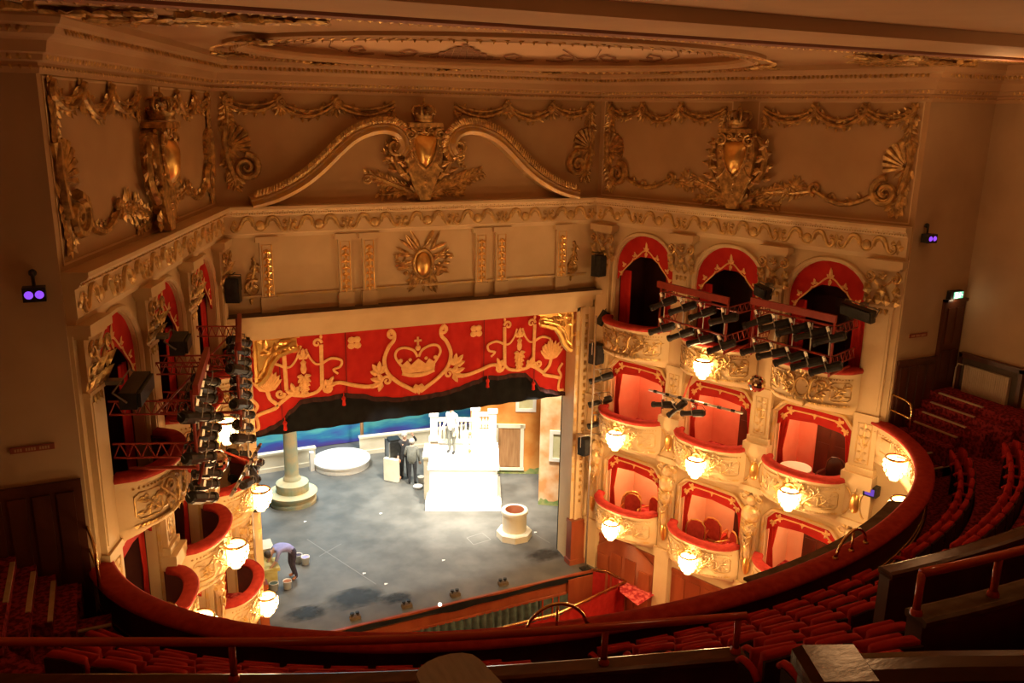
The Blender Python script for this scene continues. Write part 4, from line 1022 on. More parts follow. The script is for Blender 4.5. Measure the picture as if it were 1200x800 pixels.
for sg in (-1, 1):
    mb = MB(); cx = sg*3.02 if sg < 0 else 2.92
    for q in (-1, 1):
        gold(mb, [(cx+q*.46, 7.20), (cx+q*.45, 6.6), (cx+q*.44, 6.12)], .05); gold(mb, [(cx+q*(.46-a), z) for a, z in spiral((.10, 7.24), .12, PI, -1.2, 12)], .04, .02); boss(mb, PF, cx+q*.46, 7.40, .04, .06, .02, 8, 2)
        gold(mb, [(cx+q*a, z) for a, z in ((.44, 6.12), (.30, 5.98), (.0, 5.92))], .045)
        gold(mb, [(cx+q*a, z) for a, z in spiral((.60, 6.05), .12, PI, 1.3, 12)], .045, .025)
        gold(mb, [(cx+q*a, z) for a, z in ((.48, 6.72), (.70, 6.82), (.95, 6.74), (.92, 6.58), (.74, 6.52), (.86, 6.40))], .035, .03)
        gold(mb, [(cx+q*a, z) for a, z in ((.08, 7.12), (.16, 6.9), (.30, 6.72), (.44, 6.70))], .028)
    fan(mb, PF, cx, 6.86, PI/2, .3, 3, 1.0, .4, 0); boss(mb, PF, cx, 6.62, .08, .14, .03, 8, 2); leaf(mb, PF, cx, 6.86, -PI/2, .2, .08, 0)
    for k in range(4): fan(mb, PF, cx, 6.42-.12*k, -PI/2, .26-.03*k, 5, 2.4, .4, 0)
    mb.build('gold_panel', 'pelmet_gold', t)
    mb = MB()
    for x in (cx-sg*1.30, cx+sg*1.05):   # small quatrefoils along the top
        mb = MB()
        for a, b in ((-.07, .08), (.07, .08), (-.08, -.07), (.08, -.07)): boss(mb, PF, x+a, 7.16+b, .10, .09, .02, 8, 2)
        mb.build('gold_quatrefoil', 'pelmet_gold', t)
    mb = MB()
    # corner plume and scroll
    px = sg*3.92
    for k in range(9):
        a = PI/2+(-1.0+.25*k)*.85; leaf(mb, PF, px, 6.12, a, .48+.12*math.sin(PI*k/8), .09, .0)
    gold(mb, [(px, 6.14), (px-sg*.05, 5.95), (px-sg*.22, 5.72), (px-sg*.30+sg*.45, 5.60), (px+sg*.28, 5.55)], .05)
    gold(mb, [(px-sg*.20, 5.74), (px-sg*.55, 5.98), (px-sg*.78, 6.02)], .05); fan(mb, PF, px-sg*.66, 6.02, PI/2-sg*.3, .3, 3, 1.2, .4, 0)
    gold(mb, [(sg*a, z) for a, z in ((4.30, 5.98), (4.18, 5.80), (4.26, 5.62), (4.20, 5.42), (4.20, 5.20), (4.36, 5.18))], .04)
    mb.build('gold_plume', 'pelmet_gold', t)
for k, x in enumerate((-3.55, -2.05, 1.95, 3.36)):
    mb = MB(); mb.tube([(x, .54, low_edge(x)+.16), (x, .54, low_edge(x)+.02)], .012, 5); mb.lathe([(.02, .06), (.05, .02), (.055, -.02), (.035, -.05), (.05, -.18), (.03, -.19)], (x, .54, low_edge(x)), 8); mb.build('tassel', 'curtain_red', t, True)
for x in (-3.6, -1.95, 1.85, 3.4):
    mb = MB(); mb.box(x-.006, x+.006, .585, .60, low_edge(x)+.12, 7.55); mb.build('seam', 'seat_back', t)
mb = MB(); vs = []
for i in range(121):
    x = -5.2+10.4*i/120; vs += [(x, .95+.03*math.sin(i*.9), 7.6), (x, .95+.03*math.sin(i*.9), 4.86)]
mb.add(vs, [(2*i, 2*i+2, 2*i+3, 2*i+1) for i in range(120)])
tag(mb.build('black_border', 'black_cloth', None, True), 'black masking border hanging behind the red stage pelmet', 'border cloth')
# ================================================================== UPPER CIRCLE
CY = -7.2
def ell_pt(o, th, z=0.0, a0=7.55, b0=4.58): return ((a0+o)*math.sin(th), CY-(b0+o)*math.cos(th), z)
def row_pt(k, th, z=0.0, d=0.0):      # row curve k; d metres in front of it
    return ell_pt(.75*k-d, th, z, 8.62, 5.364)
NS = 96
TH = [-1.52+3.04*i/NS for i in range(NS+1)]
# front of the circle (stage side), rail, lining
t = thing('balcony_parapet', 'curved cream and gilt front of the upper circle with red velvet rail', 'balcony front', (0, -11.8, 5.5))
def strip(mb, rows, ths=TH):
    n = len(rows); vs = [ell_pt(o, th, z) for th in ths for o, z in rows]
    mb.add(vs, [(i*n+j, (i+1)*n+j, (i+1)*n+j+1, i*n+j+1) for i in range(len(ths)-1) for j in range(n-1)])
mb = MB(); strip(mb, [(.02, 6.44), (.02, 6.36), (.06, 6.33), (.05, 6.20), (.02, 6.05), (.05, 5.85), (.10, 5.74), (.04, 5.72), (.04, 5.62), (.14, 5.58), (.30, 5.50), (.80, 5.44)]); mb.build('parapet', 'cream', t, True)
mb = MB(); strip(mb, [(.24, 6.44), (.20, 6.36), (.20, 5.75)]); mb.build('inner_panelling', 'wood_dark', t, True)
mb = MB(); strip(mb, [(.02, 6.43), (-.05, 6.45), (-.05, 6.50), (.0, 6.54), (.12, 6.545), (.25, 6.53), (.30, 6.49), (.30, 6.44), (.24, 6.42)]); mb.build('velvet_rail', 'velvet', t, True)
mb = MB(); strip(mb, [(.20, 5.88), (.24, 5.88), (.26, 5.80)]); strip(mb, [(.20, 5.96), (.225, 5.96), (.225, 5.945)]); mb.build('brass_skirting', 'brass', t, True)
mb = MB()
for i in range(30):
    th0 = -1.45+2.9*(i+.5)/30
    G = lambda x, z, o=0.0: ell_pt(.04-o, th0+x/6.3, z)
    if i % 2: 
        pn = [(-.22, 5.92), (-.22, 6.22), (.22, 6.22), (.22, 5.92), (-.22, 5.92)]; stem(mb, G, pn, .018, .018, 0)
    else:
        stem(mb, G, spiral((0, 6.08), .13, 0, 1.4), .025, .012)
        for k in range(10): a = 2*PI*k/10; leaf(mb, G, .08*math.cos(a), 6.08+.08*math.sin(a), a, .16, .045, .0)
for i in range(150):
    G = lambda x, z, o=0.0: ell_pt(.0-o, -1.5+3.0*i/150, z); bead_row(mb, G, [(0, 6.30)], .025, .0)
mb.build('gilt_ornament', 'parcel_gilt', t)
nn = 0
for th in (-1.22, -.82, -.41, 0.0, .41, .82, 1.22):
    nm = ['first', 'second', 'third', 'fourth', 'fifth', 'sixth', 'seventh'][nn]; nn += 1
    p = Vector(ell_pt(-.16, th, 6.05)); n_ = Vector((-math.sin(th)/7.55, math.cos(th)/4.58, 0)).normalized()
    crystal_lamp(p, n_, f'{nm} glowing crystal lamp from the left along the front of the upper circle', 'crystal lamps on the circle front', 20, 1.2)
# dusty ledge along the stage side of the rail on the right
mb = MB(); strip(mb, [(-.05, 6.44), (-.30, 6.40), (-.30, 6.36), (-.02, 6.36)], [.10+.62*i/30 for i in range(31)])
tag(mb.build('dust_ledge', 'ledge_dust'), 'dusty grey ledge running below the red rail on the right', 'ledge')

# brass guard hoops standing on the rail
def hoop(th, label, hgt=.34, span=.07, end=False):
    t = thing('brass_guard', label, 'guard rail', ell_pt(.17, th, 6.54), 'brass guards on the circle rail')
    mb = MB(); P = []
    for i in range(13):
        q = i/12; a = th-span+2*span*q
        P.append(Vector(ell_pt(.17, a, 6.54+hgt*math.sin(PI*q)**.55)))
    mb.tube(P, .022, 8); mb.build('hoop', 'brass', t, True)
    for a in (th-span, th, th+span):
        mb = MB(); q = Vector(ell_pt(.17, a, 6.53)); mb.lathe([(.05, 0), (.05, .02), (.03, .04)], q, 10)
        if a == th: mb.tube([q, q+Vector((0, 0, hgt))], .018, 8)
        mb.build('post' if a == th else 'flange', 'brass', t, True)
hoop(-.325, 'brass hoop guard on the red rail in front of the orchestra pit', .36, .055)
hoop(.34, 'brass hoop guard on the red rail below the right-hand boxes', .34, .055)
for s, nm in ((1, 'right'), (-1, 'left')):
    t = thing('brass_handrail', f'two-bar brass handrail at the {nm} end of the circle rail', 'handrail', (s*7.75, -7.6, 6.54))
    a, b = Vector((s*7.80, -7.42, 6.54)), Vector((s*7.66, -8.35, 6.54)); H = Vector((0, 0, .62))
    mb = MB(); mb.tube([a, a+H], .022, 8); mb.build('post', 'brass', t, True)
    mb = MB(); mb.tube([a+H, a+H*1.0+(b-a)*.75, a+H*.93+(b-a)*.93, b+H*.75, b], .022, 8); mb.build('top_bar', 'brass', t, True)
    mb = MB(); mb.tube([a+H*.45, b+H*.45], .018, 8); mb.build('middle_bar', 'brass', t, True)
    mb = MB(); mb.ball(a+H, .035, 8, 6); mb.build('finial', 'brass', t, True)

# ------------------------------------------------------------------ stepped floor
def clampx(p): return (max(-9.58, min(9.58, p[0])), min(-7.76, p[1]), p[2])
FL0, RISE = 5.75, .485
THW = [-1.62+3.24*i/120 for i in range(121)]
mb = MB()
for k in range(0, 14):
    z = FL0+RISE*k; i0 = .75*(k-1)+.08 if k else -.75; i1 = .75*k+.08
    vs = []
    for th in THW:
        pa = ell_pt(i0, th, 0, 8.62, 5.364); pb = ell_pt(i1, th, 0, 8.62, 5.364)
        vs += [clampx((pa[0], pa[1], z)), clampx((pb[0], pb[1], z)), clampx((pb[0], pb[1], z+RISE))]
    okr = [abs(vs[3*i+1][0]) < 9.55 and vs[3*i+1][1] < -7.78 for i in range(121)]
    mb.add(vs, [(3*i, 3*i+3, 3*i+4, 3*i+1) for i in range(120)]+[(3*i+1, 3*i+4, 3*i+5, 3*i+2) for i in range(120) if okr[i] or okr[i+1]])
floor_circle = struct('floor_upper', mb, 'carpet')
# side stairs beside the return walls
for s, nm in ((1, 'right'), (-1, 'left')):
    zz = [6.38, 6.57, 6.76, 6.95, 7.13]; xx = [7.95, 8.20, 8.42, 8.64, 8.86, 9.6]
    st = struct('floor_steps_'+nm, (lambda m: (m.box(min(s*7.9, s*8.0), max(s*7.9, s*8.0), -8.2, -7.76, 5.7, 6.36), m)[1])(MB()), 'carpet')
    for i, z in enumerate(zz):
        mb = MB(); mb.box(min(s*xx[i], s*xx[i+1]), max(s*xx[i], s*xx[i+1]), (-9.05, -9.05, -9.5, -9.9, -10.3)[i], -7.76, 5.7, z); mb.build('step', 'carpet', st)
        if i:
            mb = MB(); mb.box(min(s*(xx[i]-.01), s*(xx[i]+.05)), max(s*(xx[i]-.01), s*(xx[i]+.05)), -9.05, -8.0, z-.01, z+.012); mb.build('nosing', 'nosing', st)
    for i, (z, y0, y1) in enumerate(((6.17, -8.75, -8.45), (5.96, -9.05, -8.75))):
        mb = MB(); mb.box(min(s*7.55, s*8.25), max(s*7.55, s*8.25), y0, y1, 5.7, z); mb.build('step', 'carpet', st)
        mb = MB(); mb.box(min(s*7.55, s*8.22), max(s*7.55, s*8.22), y0-.01, y0+.04, z-.01, z+.012); mb.build('nosing', 'nosing', st)
# half steps with pale nosings in the gangways between the seat blocks
GANG = [(-3.30, -2.55), (2.60, 3.30)]
def th_for_x(k, x): return math.asin(max(-1, min(1, x/(8.62+.75*k))))
for gi, (g0, g1) in enumerate(GANG):
    st = None
    for k in range(1, 9):
        if gi == 0 and k > 3: continue
        for half in (0, 1):
            o = .75*(k-1)+.08; z = FL0+RISE*k-(RISE/2 if half else 0); oo = o-(.27 if half else 0)
            vs = []; n = 6
            for i in range(n+1):
                x = g0+(g1-g0)*i/n; th = math.asin(x/(8.62+oo)); th2 = math.asin(x/(8.62+o+.05))
                a = ell_pt(oo, th, z, 8.62, 5.364); b = ell_pt(o+.05, th2, z, 8.62, 5.364); c_ = (a[0], a[1], z-RISE/2)
                vs += [c_, a, b]
            mb = MB(); mb.add(vs, [(3*i+j, 3*i+3+j, 3*i+4+j, 3*i+1+j) for i in range(n) for j in range(2)])
            if half: mb.build('half_step', 'carpet', floor_circle)
            mb = MB(); vs = []
            for i in range(n+1):
                x = g0+(g1-g0)*i/n; th = math.asin(x/(8.62+oo))
                for d_, dz in ((-.012, -.03), (-.012, .012), (.05, .012)): vs.append(ell_pt(oo+d_, th, z+dz, 8.62, 5.364))
            mb.add(vs, [(3*i+j, 3*i+3+j, 3*i+4+j, 3*i+1+j) for i in range(n) for j in range(2)]); mb.build('nosing', 'nosing', floor_circle)

# ------------------------------------------------------------------ seats
def seat_proto():
    r = proto('auditorium_chair')
    # local: faces +y, origin on floor under the top of the back
    mb = MB(); W2 = .235
    secs = [(-.012, .30, .030), (-.005, .45, .040), (.0, .66, .045), (.0, .80, .042), (.0, .845, .030), (.0, .858, .010)]
    xs = [-1, -.85, -.5, 0, .5, .85, 1]; vs = []; n = len(xs)
    for y, z, d in secs:
        ins = 0 if z < .8 else (.02 if z < .85 else .05)
        for q in xs: vs.append((q*(W2-ins), y+.035+.02*q*q, z-(.025*q*q if z > .75 else 0)))
    m = len(secs)
    for y, z, d in secs:
        ins = 0 if z < .8 else (.02 if z < .85 else .05)
        for q in xs: vs.append((q*(W2-ins), y-.035+.02*q*q+(.02 if z > .85 else 0), z-(.025*q*q if z > .75 else 0)))
    fs = [(j*n+i, j*n+i+1, (j+1)*n+i+1, (j+1)*n+i) for j in range(m-1) for i in range(n-1)]
    o = m*n
    fs += [(o+j*n+i, o+(j+1)*n+i, o+(j+1)*n+i+1, o+j*n+i+1) for j in range(m-1) for i in range(n-1)]
    fs += [((m-1)*n+i, (m-1)*n+i+1, o+(m-1)*n+i+1, o+(m-1)*n+i) for i in range(n-1)]
    for e in (0, n-1): fs += [(j*n+e, (j+1)*n+e, o+(j+1)*n+e, o+j*n+e) for j in range(m-1)]
    mb.add(vs, fs); mb.build('backrest', 'seat_velvet', r, True)
    mb = MB(); mb.add([(-.228, -.05, .10), (.228, -.05, .10), (.228, -.042, .785), (0, -.060, .822), (-.228, -.042, .785), (-.228, -.03, .10), (.228, -.03, .10), (.228, -.01, .785), (0, -.03, .822), (-.228, -.01, .785)],
                      [(0, 1, 2, 3, 4), (9, 8, 7, 6, 5), (0, 5, 6, 1), (1, 6, 7, 2), (2, 7, 8, 3), (3, 8, 9, 4), (4, 9, 5, 0)]); mb.build('back_shell', 'seat_back', r)
    mb = MB()   # tipped-up cushion
    c0 = Vector((0, .13, .36)); ax = Vector((0, math.cos(1.42), math.sin(1.42))); nr = Vector((0, -math.sin(1.42), math.cos(1.42)))
    vs = []
    for sx in (-1, -.8, .8, 1):
        for l in (0, .06, .36, .40):
            for h in (-1, 1):
                e = (abs(sx) == 1) or l in (0, .40)
                vs.append(c0+Vector((sx*.215, 0, 0))+ax*l+nr*(h*(.022 if e else .045)))
    idx = lambda i, j, h: (i*4+j)*2+h
    fs = []
    for i in range(3):
        for j in range(3):
            for h in (0, 1): fs.append((idx(i, j, h), idx(i+1, j, h), idx(i+1, j+1, h), idx(i, j+1, h)))
    for i in range(3): fs += [(idx(i, 0, 0), idx(i+1, 0, 0), idx(i+1, 0, 1), idx(i, 0, 1)), (idx(i, 3, 0), idx(i+1, 3, 0), idx(i+1, 3, 1), idx(i, 3, 1))]
    for j in range(3): fs += [(idx(0, j, 0), idx(0, j+1, 0), idx(0, j+1, 1), idx(0, j, 1)), (idx(3, j, 0), idx(3, j+1, 0), idx(3, j+1, 1), idx(3, j, 1))]
    mb.add(vs, fs); mb.build('cushion', 'seat_velvet', r, True)
    mb = MB(); P = [(-.262, -.02, .60), (-.262, .06, .655), (-.262, .16, .66), (-.262, .24, .645), (-.262, .28, .60)]
    mb.tube(P, .038, 8, flat=.75); mb.build('armrest', 'seat_velvet', r, True)
    mb = MB(); mb.box(-.285, -.245, -.02, .24, .0, .62); mb.build('end_standard', 'seat_back', r)
    return r
SP = seat_proto()
CAMP = Vector((-7.126, -20.05, 12.788))
def to_px(p):
    d = Vector(p)-CAMP; z = d.dot(_f)
    if z < .3: return None
    return (600+1006.5*d.dot(_r)/z, 400-1006.5*d.dot(_u)/z, z)
seat_n = 0
ROWW = ['front', 'second', 'third', 'fourth', 'fifth', 'sixth', 'seventh', 'eighth']
def place_row(k, th_a, th_b, block, kk):
    """seats along row k between two angles, counted from the gangway side"""
    global seat_n
    # arc length
    n = 200; L = [0.0]; T = [th_a+(th_b-th_a)*i/n for i in range(n+1)]
    for i in range(n): L.append(L[-1]+(Vector(row_pt(k, T[i+1]))-Vector(row_pt(k, T[i]))).length)
    cnt = int(L[-1]/.535); pos = []
    for c in range(cnt):
        q = (c+.5)*.535; j = max(i for i in range(n) if L[i] <= q); f = (q-L[j])/(L[j+1]-L[j]); pos.append(T[j]+(T[j+1]-T[j])*f)
    for i, th in enumerate(pos):
        p = row_pt(k, th, FL0+RISE*k)
        if abs(p[0]) > 9.25: continue
        px = to_px((p[0], p[1], p[2]+.85))
        if px is None or not (-40 < px[0] < 1240 and -20 < px[1] < 830): continue
        if k >= 4 and block.startswith('centre') and px[0] > 1092: continue
        o = copy_tree(SP); seat_n += 1
        nx, ny = -math.sin(th)/(8.62+.75*k), math.cos(th)/(5.364+.75*k)
        o.location = p; o.rotation_euler = (0, 0, math.atan2(ny, nx)-PI/2)
        tag(o, f'red velvet tip-up seat, {ORD[i]} from the gangway, {ROWW[k]} row, {block}', 'theatre seat', 'red theatre seats')
for k in range(0, 3):
    place_row(k, th_for_x(k, 3.34), (1.16, 1.05, .97)[k], 'right-hand block', k)
    place_row(k, th_for_x(k, -3.34), -(1.16, 1.05, .97)[k], 'left-hand block', k)
    place_row(k, th_for_x(k, 2.55), th_for_x(k, -2.50), 'centre block', k)
place_row(3, th_for_x(3, 3.34), .9, 'right-hand block', 3)
for k, x1, x0 in ((3, -.86, -2.15), (4, -1.0, -2.9), (5, -1.25, -3.2), (6, -1.55, -3.3), (7, -1.9, -3.4)):
    place_row(k, th_for_x(k, x1), th_for_x(k, x0), 'centre block', k)
remove_tree(SP)

# ------------------------------------------------------------------ gangway parapets and rails
def parapet(name, label, pts, zt, zb, wd, mats=('wood_near', 'wood_dark'), rail=None, posts=(), bev=.03, ramp=0.0):
    """panelled wall along plan points with moulded capping and optional handrail"""
    t = thing(name, label, 'parapet', (pts[0][0], pts[0][1], zb))
    n = len(pts)-1
    P = [(x, y, zt+ramp*i/n) for i, (x, y) in enumerate(pts)]
    mb = MB(); mb.sweep(P, [(-wd*.36, zb-zt), (wd*.36, zb-zt), (wd*.36, -.04), (-wd*.36, -.04)]); mb.build('wall', mats[1], t)
    mb = MB(); mb.sweep(P, [(-wd/2, -.05), (-wd/2+.01, -.07), (wd/2-.01, -.07), (wd/2, -.05), (wd/2, -.015), (wd/2-bev, 0), (-wd/2+bev, 0), (-wd/2, -.015)]); mb.build('capping', mats[0], t)
    if rail:
        mb = MB(); mb.tube([(x, y, z+rail) for x, y, z in P], .038, 10); mb.build('handrail', 'wood_rail', t, True)
        for i in posts:
            f = i-int(i); a = P[int(i)]; b = P[min(int(i)+1, n)]
            q = Vector(a)+(Vector(b)-Vector(a))*f
            mb = MB(); mb.tube([q, q+Vector((0, 0, rail))], .030, 10); mb.lathe([(.05, 0), (.05, .02), (.034, .05)], q, 10); mb.build('post', 'wood_rail', t, True)
    return t
XA = [-8.9+6.63*i/24 for i in range(25)]
def on_row(k, x):
    a, b = 8.62+.75*k, 5.364+.75*k; return (x, CY-b*math.sqrt(max(0, 1-(x/a)**2)))
PR0 = smooth2([(-9.5, -12.02), (-8.24, -12.62), (-7.09, -13.13), (-6.02, -13.6), (-4.86, -14.04), (-3.59, -14.44), (-2.27, -14.82)], 4)
PRL = PR0
parapet('gangway_parapet', 'long dark wooden parapet with a red handrail in front of the left gangway', PRL, 8.14, 6.9, .20, rail=.36, posts=(10.2, 20.2, 23.7))
parapet('stair_parapet', 'tall dark wooden parapet with a polished top lit by a bright highlight', [on_row(3.42, -.92+.3*i) for i in range(12)], 8.80, 7.1, .17)
parapet('stair_rail_parapet', 'low dark wooden parapet with a short red handrail at the right edge', [on_row(4.72, -1.66+.28*i) for i in range(10)], 9.06, 7.4, .22, mats=('ledge_dust', 'wood_dark'), rail=.36, posts=(0, 2.9, 6))
# side wall joining the two stair parapets
mb = MB(); a = Vector((*on_row(3.42, -.92), 0)); b = Vector((*on_row(4.72, -1.66), 0))
# nearest parapet below the camera, with rounded polished capping
parapet('near_parapet', 'polished brown wooden parapet nearest the camera with rounded corner', [(-5.10, -18.42), (-4.85, -18.515), (-4.6, -18.62), (-4.2, -18.80), (-3.4, -19.2)], 11.15, 9.6, .155, mats=('wood_near', 'wood_dark'), bev=.05)
t = thing('parapet_newel', 'dark newel block with a polished chamfered cap at the end of the near parapet', 'newel', (-5.2, -18.4, 9.6))
nx = Vector((.92, -.39, 0)); ny = Vector((.39, .92, 0)); nc = Vector((-5.20, -18.40, 0)); NT = lambda a, b, c: nc+nx*a+ny*b+Vector((0, 0, c))
mb = MB(NT); mb.box(-.09, .09, -.10, .09, 9.6, 11.10); mb.build('block', 'wood_dark', t)
mb = MB(NT); q = [(-.11, -.12), (.10, -.12), (.10, .11), (-.11, .11)]
mb.add([(a, b, 11.10) for a, b in q]+[(a, b, 11.145) for a, b in q]+[(a*.8, b*.8, 11.175) for a, b in q], [(0, 1, 2, 3), (8, 9, 10, 11)]+[(j*4+i, j*4+(i+1) % 4, (j+1)*4+(i+1) % 4, (j+1)*4+i) for j in range(2) for i in range(4)]); mb.build('cap', 'wood_near', t)
t = thing('newel_parapet', 'parapet end with a flat cap tinted pale grey for reflected light below the camera', 'parapet', (-6.2, -17.9, 9.6))
ax = Vector((.12, -1.0, 0)).normalized(); sd = Vector((ax.y, -ax.x, 0))
base = Vector((-6.305, -17.93, 11.15))
def capshape(w_, r_):
    P = []
    for q in range(9): a = PI*q/8; P.append(base+sd*(w_*math.cos(a))+ax*(-(abs(math.sin(a))**.8)*r_*.5))
    return P+[base-sd*w_+ax*1.2, base+sd*w_+ax*1.2]
def slab(mb, P, z0, z1):
    n = len(P); mb.add([(p.x, p.y, z0) for p in P]+[(p.x, p.y, z1) for p in P], [tuple(range(n)), tuple(range(n, 2*n))]+[(i, (i+1) % n, (i+1) % n+n, i+n) for i in range(n)])
mb = MB(); slab(mb, capshape(.105, .16), 11.10, 11.155); mb.build('sheen_cap', 'sheen_cap', t)
mb = MB(); slab(mb, capshape(.095, .14), 9.6, 11.10); mb.build('wall', 'wood_near', t)

# ------------------------------------------------------------------ things on the side walls
# door, exit sign, radiator on the right
mb = MB(); mb.box(8.96, 9.56, -7.80, -7.74, 7.13, 9.08); d = mb.build('door_1', 'wood_dark'); d['kind'] = 'structure'
for x0, x1, z0, z1 in ((9.03, 9.23, 7.3, 8.0), (9.29, 9.49, 7.3, 8.0), (9.03, 9.23, 8.15, 8.95), (9.29, 9.49, 8.15, 8.95)):
    mb = MB(); mb.box(x0, x1, -7.825, -7.79, z0, z1); mb.build('door_panel', 'wood_dark', d)
mb = MB(); mb.box(8.90, 8.96, -7.83, -7.74, 7.13, 9.14); mb.box(8.90, 9.6, -7.83, -7.74, 9.08, 9.14); mb.build('door_frame', 'wood_dark', d)
t = thing('exit_sign', 'small lit exit sign with a white running figure above the right-hand door', 'exit sign', (9.16, -7.80, 9.2))
mb = MB(); mb.box(8.98, 9.36, -7.86, -7.745, 9.15, 9.33); mb.build('housing', 'black_metal', t)
mb = MB(); mb.box(9.06, 9.34, -7.868, -7.858, 9.17, 9.31); mb.build('green_panel', 'exit_green', t)
mb = MB()
mb.box(9.09, 9.17, -7.874, -7.866, 9.18, 9.30); mb.ball((9.245, -7.87, 9.285), .016, 6, 4); mb.tube([(9.24, -7.87, 9.27), (9.225, -7.87, 9.23), (9.255, -7.87, 9.20)], .010, 5); mb.tube([(9.225, -7.87, 9.23), (9.20, -7.87, 9.19)], .010, 5)
mb.tube([(9.21, -7.87, 9.25), (9.27, -7.87, 9.245)], .008, 5); mb.tube([(9.29, -7.87, 9.24), (9.325, -7.87, 9.24)], .008, 5); mb.build('pictogram', 'exit_white', t)
l = lamp('sign_light', 'POINT', (0, 0, 0), .8, (1, .75, .45), .04); l.parent = t; l.location = (0, -.12, -.08)
t = thing('radiator', 'ribbed cream radiator in a dark framed recess on the right wall', 'radiator', (9.55, -8.6, 6.95))
mb = MB(); mb.box(9.52, 9.60, -9.30, -7.92, 6.6, 7.88); mb.build('recess', 'radiator_recess', t)
mb = MB()
for y0, y1, z0, z1 in ((-9.36, -9.28, 6.6, 7.94), (-7.96, -7.88, 6.6, 7.94), (-9.36, -7.88, 7.86, 7.96)): mb.box(9.48, 9.60, y0, y1, z0, z1)
mb.build('frame', 'wood_dark', t)
for i in range(22):
    y = -9.12+i*.0475; mb = MB(); mb.box(9.44, 9.52, y, y+.038, 6.96, 7.72); mb.build('fin', 'radiator_paint', t)
mb = MB(); mb.tube([(9.48, -8.02, 7.70), (9.48, -7.9, 7.70), (9.48, -7.86, 7.6), (9.48, -7.86, 6.8)], .018, 6); mb.build('pipe', 'radiator_paint', t)
for s, nm, x0, x1 in ((1, 'right', 8.02, 8.54), (-1, 'left', -8.54, -8.02)):
    t = thing('wall_plaque', f'thin red lettered plaque on the plain wall at the {nm} of the boxes', 'plaque', ((x0+x1)/2, -7.76, 8.4))
    mb = MB(); mb.box(x0, x1, -7.765, -7.742, 8.375, 8.455); mb.build('plate', 'plaque_red', t)
    mb = MB()
    for i in range(13):
        if i in (3, 8): continue
        x = x0+.05+i*(x1-x0-.1)/13; mb.box(x, x+.022, -7.769, -7.764, 8.395, 8.435)
    mb.build('lettering', 'plaque_text', t)
    t = thing('ultraviolet_lamp', f'small bracketed purple lamp on the plain wall at the {nm}', 'lamp', (s*8.0, -7.85, 10.5))
    x = s*8.02
    mb = MB(); mb.tube([(x, -7.75, 10.74), (x, -7.83, 10.74), (x, -7.83, 10.60)], .022, 6); mb.ball((x, -7.80, 10.76), .05, 8, 6); mb.build('bracket', 'black_metal', t)
    mb = MB(); mb.box(x-.13, x+.13, -7.98, -7.80, 10.42, 10.60); mb.build('housing', 'black_metal', t)
    for q in (-1, 1):
        mb = MB(); mb.lathe([(.052, 0), (.04, .015), (.001, .02)], (0, 0, 0), 12)
        mb.v = [(x+q*.06+a, -7.981-c, 10.51+b) for a, b, c in mb.v]; mb.build('purple_lens', 'purple_led', t, True)
mb = MB(); 
t = thing('small_purple_lamp', 'small dark box lamp with violet lens under the right end of the circle', 'lamp', BW(1)(8.15, 4.9, .1))
mb = MB(BWx(1)); mb.box(8.0, 8.3, .0, .22, 4.82, 5.05); mb.build('housing', 'black_metal', t)
mb = MB(BWx(1)); mb.box(8.05, 8.25, .215, .23, 4.86, 5.01); mb.build('lens', 'dim_led', t)
# ================================================================== STAGE
mb = MB(); mb.add([(-10, -.74, 0), (10, -.74, 0), (10, 15, 0), (-10, 15, 0)], [(0, 1, 2, 3)])
stage = struct('floor', mb, 'stage_floor')
mb = MB(); mb.box(-10, 10, -.78, -.70, -.07, .012); mb.build('stage_nosing', 'wood_red', stage)
mb = MB(); mb.box(-10, 10, -.74, -.70, -.55, -.24); mb.build('stage_fascia', 'wood_red', stage)
mb = MB(); vs = []
for i in range(121): x = -5+10*i/120; vs += [(x, -.785, -.03+.02*math.sin(x*2.3)), (x, -.80, -.17-.05*math.sin(x*1.7)-.03*math.sin(x*4.1))]
mb.add(vs, [(2*i, 2*i+2, 2*i+3, 2*i+1) for i in range(120)]); mb.build('sagging_cable_cloth', 'black_cloth', stage, True)
# scuffs and chalk marks on the boards
mb = MB()
for x0, y0, x1, y1 in ((2.17, 2.53, 2.74, 2.65), (2.74, 2.65, 2.81, 2.13), (2.81, 2.13, 2.19, 2.04), (2.19, 2.04, 2.17, 2.53), (-2.4, 4.4, -1.2, 1.0), (-2.3, 3.2, -1.5, 3.7), (4.0, 3.0, 4.4, 1.2)):
    d = Vector((y0-y1, x1-x0, 0)).normalized()*.012
    mb.add([(x0+d.x, y0+d.y, .003), (x1+d.x, y1+d.y, .003), (x1-d.x, y1-d.y, .003), (x0-d.x, y0-d.y, .003)], [(0, 1, 2, 3)])
mb.build('chalk_marks', 'scuff', stage)
for x, y, r in ((-1.9, .55, 1.15), (-3.3, .35, .8), (-.9, .1, .6), (3.9, .6, .8)):
    mb = MB(); mb.add([(-r, -r*.6, 0), (r, -r*.6, 0), (r, r*.6, 0), (-r, r*.6, 0)], [(0, 1, 2, 3)]); mb.v = [(a/r, b/r, c) for a, b, c in mb.v]; st_ = mb.build('damp_stain', 'wet_stain', stage); st_.location = (x, y, .004); st_.scale = (r, r*.75, 1)
